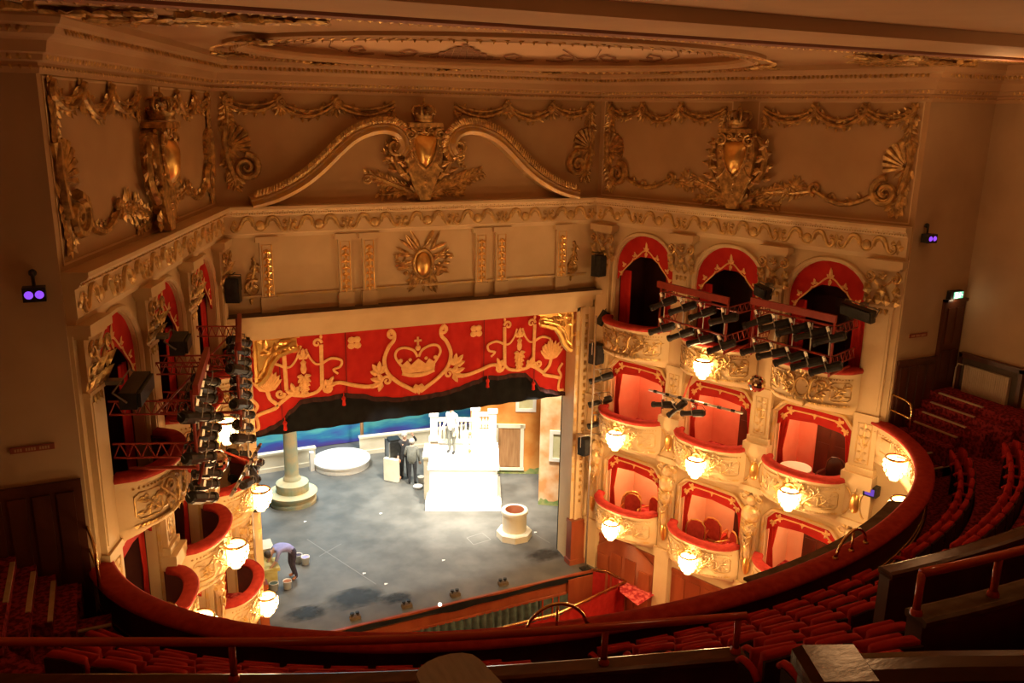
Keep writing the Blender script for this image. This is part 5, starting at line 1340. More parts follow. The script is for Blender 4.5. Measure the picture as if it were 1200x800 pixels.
for k, (x, y) in enumerate(((-2.2, 5.6), (-1.35, 1.7), (-.95, .9), (1.0, 1.5), (2.4, 5.8), (4.3, 2.0), (-2.0, 7.3), (.2, 5.2))):
    mb = MB(); mb.add([(x-.05, y-.03, .004), (x+.04, y-.04, .02), (x+.06, y+.03, .006), (x-.03, y+.05, .015)], [(0, 1, 2, 3)])
    tag(mb.build('paper_scrap', 'plastic_white'), ['scrap of white paper left of centre on the stage floor', 'scrap of white paper near the front of the stage, second from left', 'scrap of white paper nearest the orchestra pit', 'scrap of white paper in the middle of the stage front', 'scrap of white paper below the two standing men', 'scrap of white paper right of the well', 'scrap of white paper beside the round column base', 'scrap of white paper in the centre of the stage'][k], 'paper scrap', 'paper scraps on the stage')
# wings masking and back of stage
for s, nm in ((-1, 'left'), (1, 'right')):
    mb = MB(); mb.add([(s*9.5, .9, 0), (s*9.5, 15, 0), (s*9.5, 15, 10), (s*9.5, .9, 10)], [(0, 1, 2, 3)]); mb.add([(s*4.42, .8, -.0), (s*9.5, .8, 0), (s*9.5, .8, 10), (s*4.42, .8, 10)], [(0, 1, 2, 3)])
    struct('wall_wing_'+nm, mb, 'black_cloth')
mb = MB(); mb.add([(-9.5, 14.6, 0), (9.5, 14.6, 0), (9.5, 14.6, 10), (-9.5, 14.6, 10)], [(0, 1, 2, 3)]); struct('wall_back', mb, 'black_cloth')
mb = MB(); vs = []
for i in range(81): x = -7+14*i/80; vs += [(x, 11.8+.02*math.sin(i*.8), 0.02), (x, 11.8+.02*math.sin(i*.8), 6.5)]
mb.add(vs, [(2*i, 2*i+2, 2*i+3, 2*i+1) for i in range(80)])
tag(mb.build('sea_backcloth', 'sea_cloth', None, True), 'painted blue and green sea backcloth behind the stage set', 'backcloth')
# low cream walls
for k, (x0, x1, y0, y1, h) in enumerate(((-6.0, -.85, 10.05, 10.05, .66), (.95, 5.2, 10.4, 10.0, .66))):
    t = thing('low_set_wall', ('low cream scenery wall behind the column at the left', 'low cream scenery wall behind the two standing men')[k], 'set wall', ((x0+x1)/2, y0, 0), 'low scenery walls')
    d = Vector((x1-x0, y1-y0, 0)); L = d.length; d.normalize(); nr = Vector((-d.y, d.x, 0))
    tf = lambda a, b, c: Vector((x0, y0, 0))+d*a+nr*b+Vector((0, 0, c))
    mb = MB(tf); mb.box(0, L, 0, .14, 0, h); mb.build('wall', 'set_cream', t)
    mb = MB(tf); mb.box(-.03, L+.03, -.04, .18, h, h+.07); mb.build('coping', 'set_cream', t)
    mb = MB(tf); mb.box(0, L, -.03, 0, 0, .16); mb.build('plinth', 'set_cream', t)
t = thing('round_platform', 'low round white platform between the sea cloth and the stage floor', 'platform', (.05, 9.7, 0))
mb = MB(); mb.lathe([(1.02, 0), (1.02, .20), (1.06, .22), (1.06, .28), (.001, .28)], (.05, 9.7, 0), 40); mb.build('drum', 'white_set', t)
mb = MB(); mb.box(-1.15, -1.0, 9.55, 9.75, 0, .72); mb.build('end_post', 'white_set', t)
mb = MB(); mb.tube([(1.2, 11.0, 0), (1.2, 11.0, 3.8)], .07, 8); tag(mb.build('thin_post', 'set_door'), 'thin brown post standing in front of the sea cloth', 'post')
# column on round steps
t = thing('set_column', 'pale marbled column on a stepped round base, left of the stage', 'column', (-2.24, 7.3, 0))
mb = MB(); mb.lathe([(.78, 0), (.78, .10), (.70, .14), (.70, .20), (.80, .30), (.82, .36), (.60, .40), (.001, .40)], (-2.24, 7.3, 0), 32); mb.build('lower_step', 'set_stone', t, False)
mb = MB(); mb.lathe([(.52, .40), (.54, .55), (.54, .70), (.30, .80), (.001, .80)], (-2.24, 7.3, 0), 28); mb.build('upper_step', 'set_stone', t)
mb = MB(); mb.lathe([(.30, .78), (.30, .86), (.25, .92), (.235, 1.0), (.20, 6.0), (.26, 6.1), (.26, 6.2), (.001, 6.2)], (-2.24, 7.3, 0), 20); mb.build('shaft', 'set_stone', t, True)

# white balcony set
HA = math.radians(-23.3); hx = Vector((math.cos(HA), math.sin(HA), 0)); hy = Vector((-math.sin(HA), math.cos(HA), 0)); H0 = Vector((1.80, 4.90, 0))
HT = lambda a, b, c: H0+hx*a+hy*b+Vector((0, 0, c))
t = thing('balcony_set', 'brilliantly lit white balcony set piece with balustrade standing on the stage', 'set piece', H0)
mb = MB(HT); mb.box(.0, 2.25, 0, 2.1, 0, 1.42); mb.build('base_block', 'white_set', t)
mb = MB(HT); mb.box(-.14, 2.39, -.16, 2.1, 0, .26); mb.box(-.08, 2.33, -.10, 2.1, .26, .34); mb.build('plinth', 'white_set', t)
mb = MB(HT); mb.box(-.06, 2.31, -.07, 2.14, 1.42, 1.54); mb.build('string_course', 'white_set', t)
def set_post(a, b, z0, z1, w_=.13):
    mb = MB(HT); mb.box(a-w_, a+w_, b-w_, b+w_, z0, z1); mb.box(a-w_-.04, a+w_+.04, b-w_-.04, b+w_+.04, z1, z1+.08); mb.box(a-w_-.03, a+w_+.03, b-w_-.03, b+w_+.03, z0, z0+.1); mb.build('post', 'white_set', t)
set_post(.16, .14, 1.54, 2.42); set_post(.05, 1.95, 1.54, 2.62, .12); set_post(1.50, 1.95, 1.54, 2.85); set_post(2.10, 1.95, 1.54, 2.75)
mb = MB(HT); mb.add([(1.55, .0, 1.54), (2.28, .0, 1.54), (2.28, .25, 2.05), (2.20, .9, 2.10), (1.62, .9, 2.10), (1.62, .25, 2.05), (1.55, 2.0, 1.54), (2.28, 2.0, 1.54), (2.20, 2.0, 2.12), (1.62, 2.0, 2.12)],
                     [(0, 1, 2, 5), (5, 2, 3, 4), (4, 3, 8, 9), (0, 5, 4, 9, 6), (1, 7, 8, 3, 2), (6, 9, 8, 7), (0, 6, 7, 1)]); mb.build('side_ramp', 'white_set', t)
def baluster(a, b, z0, h, m_='white_set'):
    c = HT(a, b, z0); mb = MB(); mb.lathe([(.045, 0), (.045, .06*h), (.03, .12*h), (.06, .35*h), (.055, .45*h), (.028, .75*h), (.045, .9*h), (.045, h)], c, 8); mb.build('baluster', m_, t, True)
for i in range(8): baluster(.26+.15*i, 1.95, 1.72, .70, 'set_cream')
for i in range(4): baluster(1.66+.11*i, 1.95, 2.18, .45)
mb = MB(HT); mb.box(.1, 1.45, 1.87, 2.03, 2.42, 2.52); mb.build('back_rail', 'set_cream', t); mb = MB(HT); mb.box(.1, 1.45, 1.87, 2.03, 1.62, 1.72); mb.build('bottom_rail', 'set_cream', t)
mb = MB(HT); mb.box(1.5, 2.2, 1.85, 2.05, 2.63, 2.72); mb.build('side_rail', 'white_set', t)
mb = MB(HT); mb.box(-.24, .0, .75, 1.9, 0, 1.50); mb.box(-.28, .0, .70, 1.95, 1.50, 1.58); mb.build('stair_cheek', 'set_cream', t)
t2 = thing('castor_truck', 'small white scenery truck with dark castors on top of the balcony set', 'scenery truck', HT(1.15, .8, 1.54), 'white castored trucks')
def truck(t, O, ex, ey):
    T = lambda a, b, c: O+ex*a+ey*b+Vector((0, 0, c))
    mb = MB(T); mb.box(-.05, .05, -.28, .28, .02, .86); mb.build('board', 'white_set' if t is t2 else 'set_cream', t)
    mb = MB(T); mb.box(.05, .12, -.28, .28, .02, .86); mb.build('edge_batten', 'set_cream', t)
    for z in (.12, .76):
        mb = MB(); c = T(.16, .24, z); mb.ball(c, .07, 8, 6); mb.build('castor', 'terracotta', t, True)
truck(t2, HT(1.15, .8, 1.54), hx, hy)
t3 = thing('castor_truck', 'cream scenery truck on its side left of the two standing men', 'scenery truck', (1.35, 7.5, 0), 'white castored trucks')
truck(t3, Vector((1.30, 7.55, 0)), Vector((.75, .66, 0)).normalized(), Vector((.66, -.75, 0)).normalized())
t = thing('road_case', 'tall black flight case behind the man in the grey jacket', 'flight case', (1.55, 7.75, 0))
mb = MB(); mb.box(1.28, 1.78, 7.65, 8.15, .10, 1.42); mb.build('body', 'black_metal', t)
mb = MB()
for x in (1.28, 1.78):
    for y in (7.65, 8.15): mb.box(x-.02, x+.02, y-.02, y+.02, .1, 1.44)
mb.build('edge_trim', 'grey_metal', t)
mb = MB(); mb.box(1.33, 1.73, 7.70, 8.10, 1.42, 1.50); mb.build('lid', 'black_metal', t)
for x in (1.36, 1.70):
    for y in (7.73, 8.07):
        mb = MB(); mb.ball((x, y, .05), .05, 8, 6); mb.build('castor', 'black_metal', t)
# ochre house flats
def flat(name, label, p0, p1, h, m_, door=None, wins=()):
    a = Vector((*p0, 0)); b = Vector((*p1, 0)); ex = (b-a); L = ex.length; ex.normalize(); ey = Vector((-ex.y, ex.x, 0))
    T = lambda u, o, z: a+ex*u-ey*o*-1*(-1)+Vector((0, 0, z))
    t = thing(name, label, 'set wall', ((p0[0]+p1[0])/2, (p0[1]+p1[1])/2, 0))
    mb = MB(T); mb.box(0, L, -.12, 0, 0, h); mb.build('flat', m_, t)
    mb = MB(T); n = 18; vs = []
    for i in range(n+1): vs += [(L*i/n, .008, 0), (L*i/n, .008, .12+.10*abs(math.sin(i*1.7))+.05*math.sin(i*.9))]
    mb.add(vs, [(2*i, 2*i+2, 2*i+3, 2*i+1) for i in range(n)]); mb.build('painted_moss', 'set_green', t)
    if door:
        u0, u1, z0, z1 = door
        mb = MB(T); mb.box(u0, u1, 0, .03, z0, z1); d = mb.build('door', 'set_door', t)
        nb = 5
        for i in range(nb): 
            mb = MB(T); mb.box(u0+(u1-u0)*i/nb+.008, u0+(u1-u0)*(i+1)/nb-.008, .03, .045, z0+.03, z1-.03); mb.build('plank', 'set_door', d)
        mb = MB(T)
        for q in ((u0-.13, u0, z0-.05, z1+.13), (u1, u1+.13, z0-.05, z1+.13), (u0-.17, u1+.17, z1, z1+.14), (u0-.15, u1+.15, z0-.13, z0-.03)): mb.box(q[0], q[1], 0, .07, q[2], q[3])
        mb.build('door_surround', 'set_cream', t)
    for u0, u1, z0, z1 in wins:
        mb = MB(T); mb.box(u0, u1, 0, .02, z0, z1); w_ = mb.build('window', 'set_window', t)
        mb = MB(T)
        for q in ((u0-.12, u0, z0-.12, z1+.12), (u1, u1+.12, z0-.12, z1+.12), (u0, u1, z1, z1+.12), (u0, u1, z0-.12, z0)): mb.box(q[0], q[1], 0, .06, q[2], q[3])
        mb.build('window_frame', 'white_set', w_)
flat('ochre_house_flat', 'ochre painted house flat with a plank door behind the white balcony set', (4.2, 7.15), (6.75, 5.95), 5.6, 'set_orange', (1.02, 1.82, .28, 1.80), ((1.75, 2.25, 2.55, 3.4),))
flat('pale_house_flat', 'pale peach painted house flat with a window beside the right pillar', (5.30, 3.78), (6.6, 2.9), 5.6, 'set_pale', None, ((.45, .95, 1.75, 2.6),))
# well
t = thing('set_well', 'round cream well on an octagonal base at the right of the stage', 'well', (3.58, 2.05, 0))
mb = MB(); mb.lathe([(.56, 0), (.56, .20), (.50, .24), (.001, .24)], (3.58, 2.05, 0), 8, PI/8, PI/8+2*PI); mb.build('octagonal_step', 'set_cream', t)
mb = MB(); mb.lathe([(.38, .24), (.38, .80), (.42, .82), (.42, .90), (.40, .92), (.30, .92)], (3.58, 2.05, 0), 28); mb.build('drum', 'set_cream', t)
mb = MB(); mb.lathe([(.30, .92), (.30, .45), (.001, .45)], (3.58, 2.05, 0), 28); mb.build('inner_lining', 'terracotta', t)
# buckets
for k, (x, y, lab, pm) in enumerate(((-2.93, 3.12, 'white paint bucket, left of the pair behind the bending painter', 'cloth_navy'), (-2.76, 2.92, 'white paint bucket, right of the pair behind the bending painter', 'cloth_blue'),
        (-3.50, 1.78, 'paint bucket with brown paint at the front left of the stage', 'terracotta'), (-3.86, 1.82, 'paint bucket with green paint nearest the left pillar', 'gauze'), (2.24, 7.02, 'white bucket standing beside the balcony set', 'set_cream'), (1.98, 6.62, 'low white tub on the floor in front of the man in grey', 'set_cream'))):
    h = .24 if k < 5 else .10; r = .12 if k < 5 else .16
    t = thing('paint_bucket', lab, 'bucket', (x, y, 0), 'buckets on the stage')
    mb = MB(); mb.lathe([(.001, .004), (r*.85, .004), (r, h), (r*1.06, h), (r*1.06, h-.02), (r*.95, h-.01), (r*.95, h-.03)], (x, y, 0), 16); mb.build('pail', 'plastic_white', t, True)
    mb = MB(); mb.lathe([(.001, h-.03), (r*.95, h-.03)], (x, y, 0), 16); mb.build('paint', pm, t)
    mb = MB(); mb.tube([(x+r*math.cos(a*PI/8), y-.02-.05*math.sin(a*PI/8), h-.02-.10*math.sin(a*PI/8)) for a in range(9)], .005, 4); mb.build('handle', 'steel', t)
# painted bench being worked on
t = thing('painted_bench', 'yellow and cream scenery bench beside the bending painter at stage left edge', 'bench', (-4.05, 2.4, 0))
mb = MB(); mb.box(-4.4, -3.72, 1.95, 2.45, 0, .52); mb.build('seat_block', 'paint_yellow', t); mb = MB(); mb.box(-4.45, -3.66, 1.88, 2.52, .52, .62); mb.build('seat_slab', 'paint_yellow', t)
mb = MB(); mb.box(-4.4, -3.78, 2.5, 3.0, 0, .85); mb.build('back_block', 'set_cream', t); mb = MB(); mb.box(-4.45, -3.70, 2.46, 3.04, .85, .95); mb.build('back_slab', 'set_cream', t)
# floor lights along the stage edge
for k, x in enumerate((-2.19, -.78, .61, 2.06)):
    t = thing('footlight', f'{("leftmost", "second from left", "third from left", "rightmost")[k]} small footlight on the front edge of the stage', 'footlight', (x, -.42, 0), 'footlights on the stage edge')
    mb = MB(); mb.box(x-.14, x+.14, -.50, -.36, .0, .08); mb.build('base', 'ledge_dust', t)
    for q in (-.07, .07):
        mb = MB(); mb.tube([(x+q, -.43, .06), (x+q, -.41, .13)], .014, 5); mb.lathe([(.02, 0), (.05, .03), (.055, .07), (.001, .075)], (x+q, -.40, .10), 8); mb.build('lamp_head', 'black_metal', t)
mb = MB(); mb.ball((.05, -.74, .04), .055, 8, 6); tag(mb.build('white_knob', 'exit_white', None, True), 'small bright white light on the stage edge', 'marker light')

# ------------------------------------------------------------------ orchestra pit
mb = MB(); mb.add([(-9, -14, -1.36), (9, -14, -1.36), (9, -.74, -1.36), (-9, -.74, -1.36)], [(0, 1, 2, 3)]); struct('floor_lower', mb, 'box_carpet')
t = thing('pit_curtain', 'pleated dark green curtain hanging under the front of the stage', 'curtain', (0, -.8, -1.36))
mb = MB(); vs = []
for i in range(241): x = -4.0+7.0*i/240; vs += [(x, -.80-.035*math.sin(i*.8), -.5), (x+.02*math.sin(i*.5), -.82-.06*math.sin(i*.8), -1.34)]
mb.add(vs, [(2*i, 2*i+2, 2*i+3, 2*i+1) for i in range(240)]); mb.build('cloth', 'gauze', t, True)
mb = MB(); mb.box(-4.0, 3.9, -.83, -.78, -.53, -.47); mb.build('heading', 'wood_red', t)
t = thing('pit_doorway', 'dark green panel with brass strips at the right end of the pit curtain', 'door', (3.5, -.8, -1.36))
mb = MB(); mb.box(3.05, 3.95, -.82, -.77, -1.34, -.52); mb.build('panel', 'gauze', t)
for x in (3.10, 3.42, 3.62):
    mb = MB(); mb.box(x, x+.04, -.85, -.81, -1.34, -.52); mb.build('brass_strip', 'brass', t)
mb = MB(); mb.box(3.95, 5.2, -.84, -.74, -1.36, -.1); struct('trim_6', mb, 'wood_red')
t = thing('pit_rail', 'brass-topped orchestra pit rail with red drapes, turning a sharp corner', 'rail', (5.5, -1.2, -1.36))
PP = [Vector(p) for p in ((4.75, -.84, .08), (5.08, -1.08, .08), (5.25, -1.80, .08), (2.75, -2.44, .08), (-2.75, -2.44, .08), (-5.25, -1.80, .08), (-5.08, -1.08, .08), (-4.75, -.84, .08))]
mb = MB(); mb.tube(PP, .035, 8); mb.build('top_rail', 'brass', t, True)
mb = MB()
for a, b in zip(PP, PP[1:]):
    n = max(4, int((b-a).length/.07)); vs = []
    nr = Vector((-(b-a).y, (b-a).x, 0)).normalized()
    for i in range(n+1): p = a+(b-a)*i/n; w_ = .02*math.sin(i*1.3); vs += [p+nr*w_-Vector((0, 0, .08)), p+nr*w_*1.5-Vector((0, 0, 1.3))]
    mb.add(vs, [(2*i, 2*i+2, 2*i+3, 2*i+1) for i in range(n)])
mb.build('drape', 'seat_velvet', t, True)
for p in PP[1:4]:
    mb = MB(); mb.tube([p, p-Vector((0, 0, 1.42))], .03, 8); mb.build('post', 'wood_red', t, True)
# curved panelled recess under the first box on each side
for s, nm in ((1, 'right'), (-1, 'left')):
    F = BW(s); t = thing('curved_dado', f'curved red wooden panelling below the {nm}-hand boxes', 'panelling', F(1.6, -1.36, 0))
    mb = MB(); vs = []; n = 20
    for i in range(n+1):
        q = i/n; u = .6+2.1*q; zt = .42+.75*math.sin(PI*(.12+.76*q))**1.2; o = .10+.08*math.sin(PI*q)
        vs += [F(u, -1.35, o), F(u, zt, o), F(u, zt+.05, o-.06)]
    mb.add(vs, [(3*i+j, 3*i+3+j, 3*i+4+j, 3*i+1+j) for i in range(n) for j in range(2)]); mb.build('panelling', 'wood_red', t, True)
    for k in range(4):
        mb = MB(BWx(s)); u0 = .75+.48*k; mb.box(u0, u0+.36, .14, .21, -1.1, .42+.35*math.sin(PI*(k+.5)/4)); mb.build('panel', 'wood_red', t)

for s, nm in ((1, 'right'), (-1, 'left')):
    F = BW(s); mb = MB(); mb.add([F(1.35, .03, 0), F(2.75, .03, 0), F(2.75, .03, .95), F(2.0, .03, .75)], [(0, 1, 2, 3)]); struct('floor_corner_'+nm, mb, 'box_carpet')
# ================================================================== PEOPLE
def person(label, loc, rotz, J, R_, cols, hair, group='people on the stage'):
    """one skinned body; J joints, cols: material per region"""
    nm = ['pelvis', 'spine', 'chest', 'neck', 'chin', 'head', 'crown']
    verts = []; rad = []; reg = []; idx = {}; edges = []
    def add(n, p, r, g):
        idx[n] = len(verts); verts.append(Vector(p)); rad.append(r); reg.append(g)
    for n in nm: add(n, J[n], R_[n], 'skin' if n in ('neck', 'chin', 'head', 'crown') else 'top')
    for a, b in zip(nm, nm[1:]): edges.append((idx[a], idx[b]))
    hd = Vector(J['head']); fw = Vector(J['face']).normalized()
    add('nose', hd+fw*.125-Vector((0, 0, .01)), .016, 'skin'); edges.append((idx['head'], idx['nose']))
    for s, S in ((-1, 'l'), (1, 'r')):
        add('sh'+S, J['sh'+S], .072, 'top'); edges.append((idx['chest'], idx['sh'+S]))
        add('el'+S, J['el'+S], .050, 'top'); edges.append((idx['sh'+S], idx['el'+S]))
        add('wr'+S, J['wr'+S], .034, cols.get('fore', 'top')); edges.append((idx['el'+S], idx['wr'+S]))
        w_ = Vector(J['wr'+S]); d = (w_-Vector(J['el'+S])).normalized(); side = d.cross(Vector((0, 1, .3))).normalized()
        pl = w_+d*.075; add('pa'+S, pl, .036, 'skin'); edges.append((idx['wr'+S], idx['pa'+S]))
        for f in range(5):
            q = (f-2)*.018; L = (.07, .085, .09, .08, .055)[f]
            base = pl+side*q if f < 4 else w_+d*.02+side*-.045
            a = pl+d*.03+side*q*1.3 if f < 4 else pl-d*.01-side*.055
            b = a+d*L*.6+Vector((0, -.012, -.008)); c = b+d*L*.4+Vector((0, -.022, -.012))
            add(f'f{f}a'+S, a, .010, 'skin'); add(f'f{f}b'+S, b, .009, 'skin'); add(f'f{f}c'+S, c, .008, 'skin')
            edges += [(idx['pa'+S], idx[f'f{f}a'+S]), (idx[f'f{f}a'+S], idx[f'f{f}b'+S]), (idx[f'f{f}b'+S], idx[f'f{f}c'+S])]
        add('hip'+S, J['hip'+S], .10, 'leg'); edges.append((idx['pelvis'], idx['hip'+S]))
        add('kn'+S, J['kn'+S], .066, 'leg'); edges.append((idx['hip'+S], idx['kn'+S]))
        add('an'+S, J['an'+S], .046, 'leg'); edges.append((idx['kn'+S], idx['an'+S]))
        add('to'+S, J['to'+S], .042, 'shoe'); edges.append((idx['an'+S], idx['to'+S]))
        ear = hd+Vector((s*.088, 0, 0)) if abs(fw.x) < .6 else hd+Vector((0, s*.088, 0)); add('ear'+S, ear, .018, 'skin'); edges.append((idx['head'], idx['ear'+S]))
    me = bpy.data.meshes.new('body'); me.from_pydata(verts, edges, [])
    o = bpy.data.objects.new('body_rig', me); coll.objects.link(o)
    md = o.modifiers.new('skin', 'SKIN')
    sk = me.skin_vertices[0].data
    for i, r in enumerate(rad): sk[i].radius = (r, r); sk[i].use_root = (i == 0)
    sb = o.modifiers.new('sub', 'SUBSURF'); sb.levels = 2; sb.render_levels = 2
    dg = bpy.context.evaluated_depsgraph_get(); em = bpy.data.meshes.new_from_object(o.evaluated_get(dg)); bpy.data.objects.remove(o)
    slots = ['skin', 'top', 'leg', 'shoe']
    for q in slots: em.materials.append(MATS[cols[q]])
    for p in em.polygons:
        c = p.center; best = None
        for a, b in edges:
            A, B = verts[a], verts[b]; ab = B-A; L = ab.length_squared; tt = max(0, min(1, (c-A).dot(ab)/L)) if L > 0 else 0
            d = (c-(A+ab*tt)).length-(rad[a]*(1-tt)+rad[b]*tt)*.8
            if best is None or d < best[0]:
                g = reg[b]
                if reg[a] == 'leg' and reg[b] == 'shoe': g = 'shoe' if tt > .25 else 'leg'
                if reg[b] == 'leg' and reg[a] == 'top': g = 'leg'
                if reg[a] == 'top' and reg[b] == 'skin' and a != idx['chest']: g = 'skin'
                best = (d, g)
        p.material_index = slots.index(best[1]); p.use_smooth = True
    ob = bpy.data.objects.new('person', em); coll.objects.link(ob); ob.location = loc; ob.rotation_euler = (0, 0, rotz)
    tag(ob, label, 'person', group)
    mb = MB(); hp = hd+Vector((0, 0, .0)); cr_ = (Vector(J['crown'])-hd).normalized()
    for i in range(7):
        for k in range(12):
            pass
    prof = [(.001, .128), (.05, .120), (.085, .095), (.105, .055), (.110, .015), (.104, -.025)]
    mb.lathe(prof, (0, 0, 0), 14)
    zq = Vector((0, 0, 1)).rotation_difference((cr_-fw*.45).normalized())
    mb.v = [tuple(hp+zq @ Vector(v)) for v in mb.v]
    h = mb.build('hair', hair); h.parent = ob
    mb = MB(); sd_ = fw.cross(Vector((0, 0, 1)))
    if sd_.length < .1: sd_ = Vector((1, 0, 0))
    sd_.normalize()
    for q in (-1, 1): mb.ball(hd+fw*.098+sd_*(q*.034)+Vector((0, 0, .012)), .011, 6, 5)
    e_ = mb.build('eyes', 'cloth_dark'); e_.parent = ob
    mb = MB(); c = hd+fw*.105-Vector((0, 0, .048)); mb.tube([c-sd_*.025, c+fw*.004, c+sd_*.025], .006, 5); e_ = mb.build('mouth', 'terracotta'); e_.parent = ob
    return ob
RR = dict(pelvis=.15, spine=.140, chest=.16, neck=.055, chin=.066, head=.096, crown=.075)
def stand(**kw):
    J = dict(pelvis=(0, 0, .96), spine=(0, 0, 1.14), chest=(0, 0, 1.34), neck=(0, .0, 1.49), chin=(0, -.02, 1.555), head=(0, -.015, 1.635), crown=(0, .005, 1.70), face=(0, -1, 0),
             shl=(-.18, 0, 1.40), shr=(.18, 0, 1.40), ell=(-.24, .03, 1.13), elr=(.24, .03, 1.13), wrl=(-.24, -.08, .90), wrr=(.24, -.08, .90),
             hipl=(-.09, 0, .90), hipr=(.09, 0, .90), knl=(-.10, -.02, .50), knr=(.10, -.02, .50), anl=(-.10, .02, .09), anr=(.10, .02, .09), tol=(-.12, -.13, .042), tor=(.12, -.13, .042))
    J.update(kw); return J
person('person in grey jacket and dark trousers standing with back to the camera', (1.90, 6.98, 0), math.radians(150), stand(wrr=(.12, -.22, 1.02), elr=(.26, -.02, 1.14)), dict(RR, spine=.17, chest=.175, pelvis=.165), dict(skin='skin', top='jacket_grey', leg='cloth_dark', shoe='cloth_dark'), 'hair_grey')
person('person in dark clothes facing the camera with one arm raised behind the grey jacket', (1.85, 7.65, 0), math.radians(-15), stand(elr=(.42, -.05, 1.46), wrr=(.30, -.12, 1.66)), RR, dict(skin='skin', top='cloth_dark', leg='cloth_dark', shoe='cloth_dark'), 'hair_grey')
person('person in a white top and grey trousers standing on the white balcony set', HT(.70, 1.15, 1.54), math.radians(-60), stand(wrl=(-.12, -.30, 1.05)), RR, dict(skin='skin', top='cloth_white', leg='jacket_grey', shoe='cloth_dark'), 'hair_grey')
bend = dict(pelvis=(0, .22, .93), spine=(0, .05, 1.03), chest=(0, -.20, 1.06), neck=(0, -.36, 1.02), chin=(0, -.43, .98), head=(0, -.49, .95), crown=(0, -.56, .93), face=(0, -.35, -.9),
            shl=(-.18, -.26, 1.05), shr=(.18, -.26, 1.05), ell=(-.22, -.34, .80), elr=(.22, -.36, .80), wrl=(-.18, -.46, .62), wrr=(.18, -.50, .64),
            hipl=(-.09, .20, .88), hipr=(.09, .20, .88), knl=(-.11, .14, .49), knr=(.11, .14, .49), anl=(-.11, .24, .09), anr=(.11, .24, .09), tol=(-.13, .09, .042), tor=(.13, .09, .042))
person('person in a pale blue shirt bending over the yellow bench with a brush', (-3.42, 2.22, 0), math.radians(-80), bend, RR, dict(skin='skin', top='cloth_blue', leg='cloth_navy', shoe='terracotta', fore='skin'), 'hair_dark')
# ================================================================== LIGHTING RIGS
def light_proto():
    r = proto('stage_light')   # beam along +x
    def L(prof, n=10):
        mb = MB(); mb.lathe(prof, (0, 0, 0), n); mb.v = [(z, x, y) for x, y, z in mb.v]; return mb
    L([(.001, -.34), (.075, -.34), (.10, -.30), (.10, -.02), (.075, .0), (.001, .0)]).build('lamp_housing', 'black_metal', r)
    L([(.070, -.02), (.070, .26), (.085, .27), (.085, .34), (.078, .34), (.078, .30)]).build('lens_tube', 'black_metal', r)
    L([(.001, .30), (.076, .30)]).build('lens', 'glass_lens', r)
    mb = MB(); mb.tube([(-.04, -.13, .0), (-.04, -.13, .16), (-.04, .13, .16), (-.04, .13, .0)], .012, 5); mb.build('yoke', 'grey_metal', r)
    mb = MB(); mb.box(-.07, -.01, -.03, .03, .16, .27); mb.build('clamp', 'steel', r)
    mb = MB(); mb.tube([(-.34, 0, 0), (-.40, .02, .06), (-.34, .04, .20), (-.05, .03, .26)], .008, 4); mb.build('cable', 'black_metal', r)
    return r
LP = light_proto()
def put_light(pos, aim, label, group, sc_=1.0):
    o = copy_tree(LP); d = Vector(aim).normalized(); up = Vector((0, 0, 1)); y = up.cross(d).normalized(); z = d.cross(y)
    o.matrix_world = Matrix.Translation(pos) @ Matrix((d, y, z)).transposed().to_4x4() @ Matrix.Scale(sc_, 4)
    tag(o, label, 'stage light', group); return o
def lattice(mb, a, b, drop, n, r=.016):
    a = Vector(a); b = Vector(b); dz = Vector((0, 0, -drop)); mb.tube([a, b], r, 5); mb.tube([a+dz, b+dz], r, 5)
    for i in range(n):
        p = a+(b-a)*i/n; q = a+(b-a)*(i+.5)/n; s_ = a+(b-a)*(i+1)/n; mb.tube([p+dz, q], r*.6, 4); mb.tube([q, s_+dz], r*.6, 4)
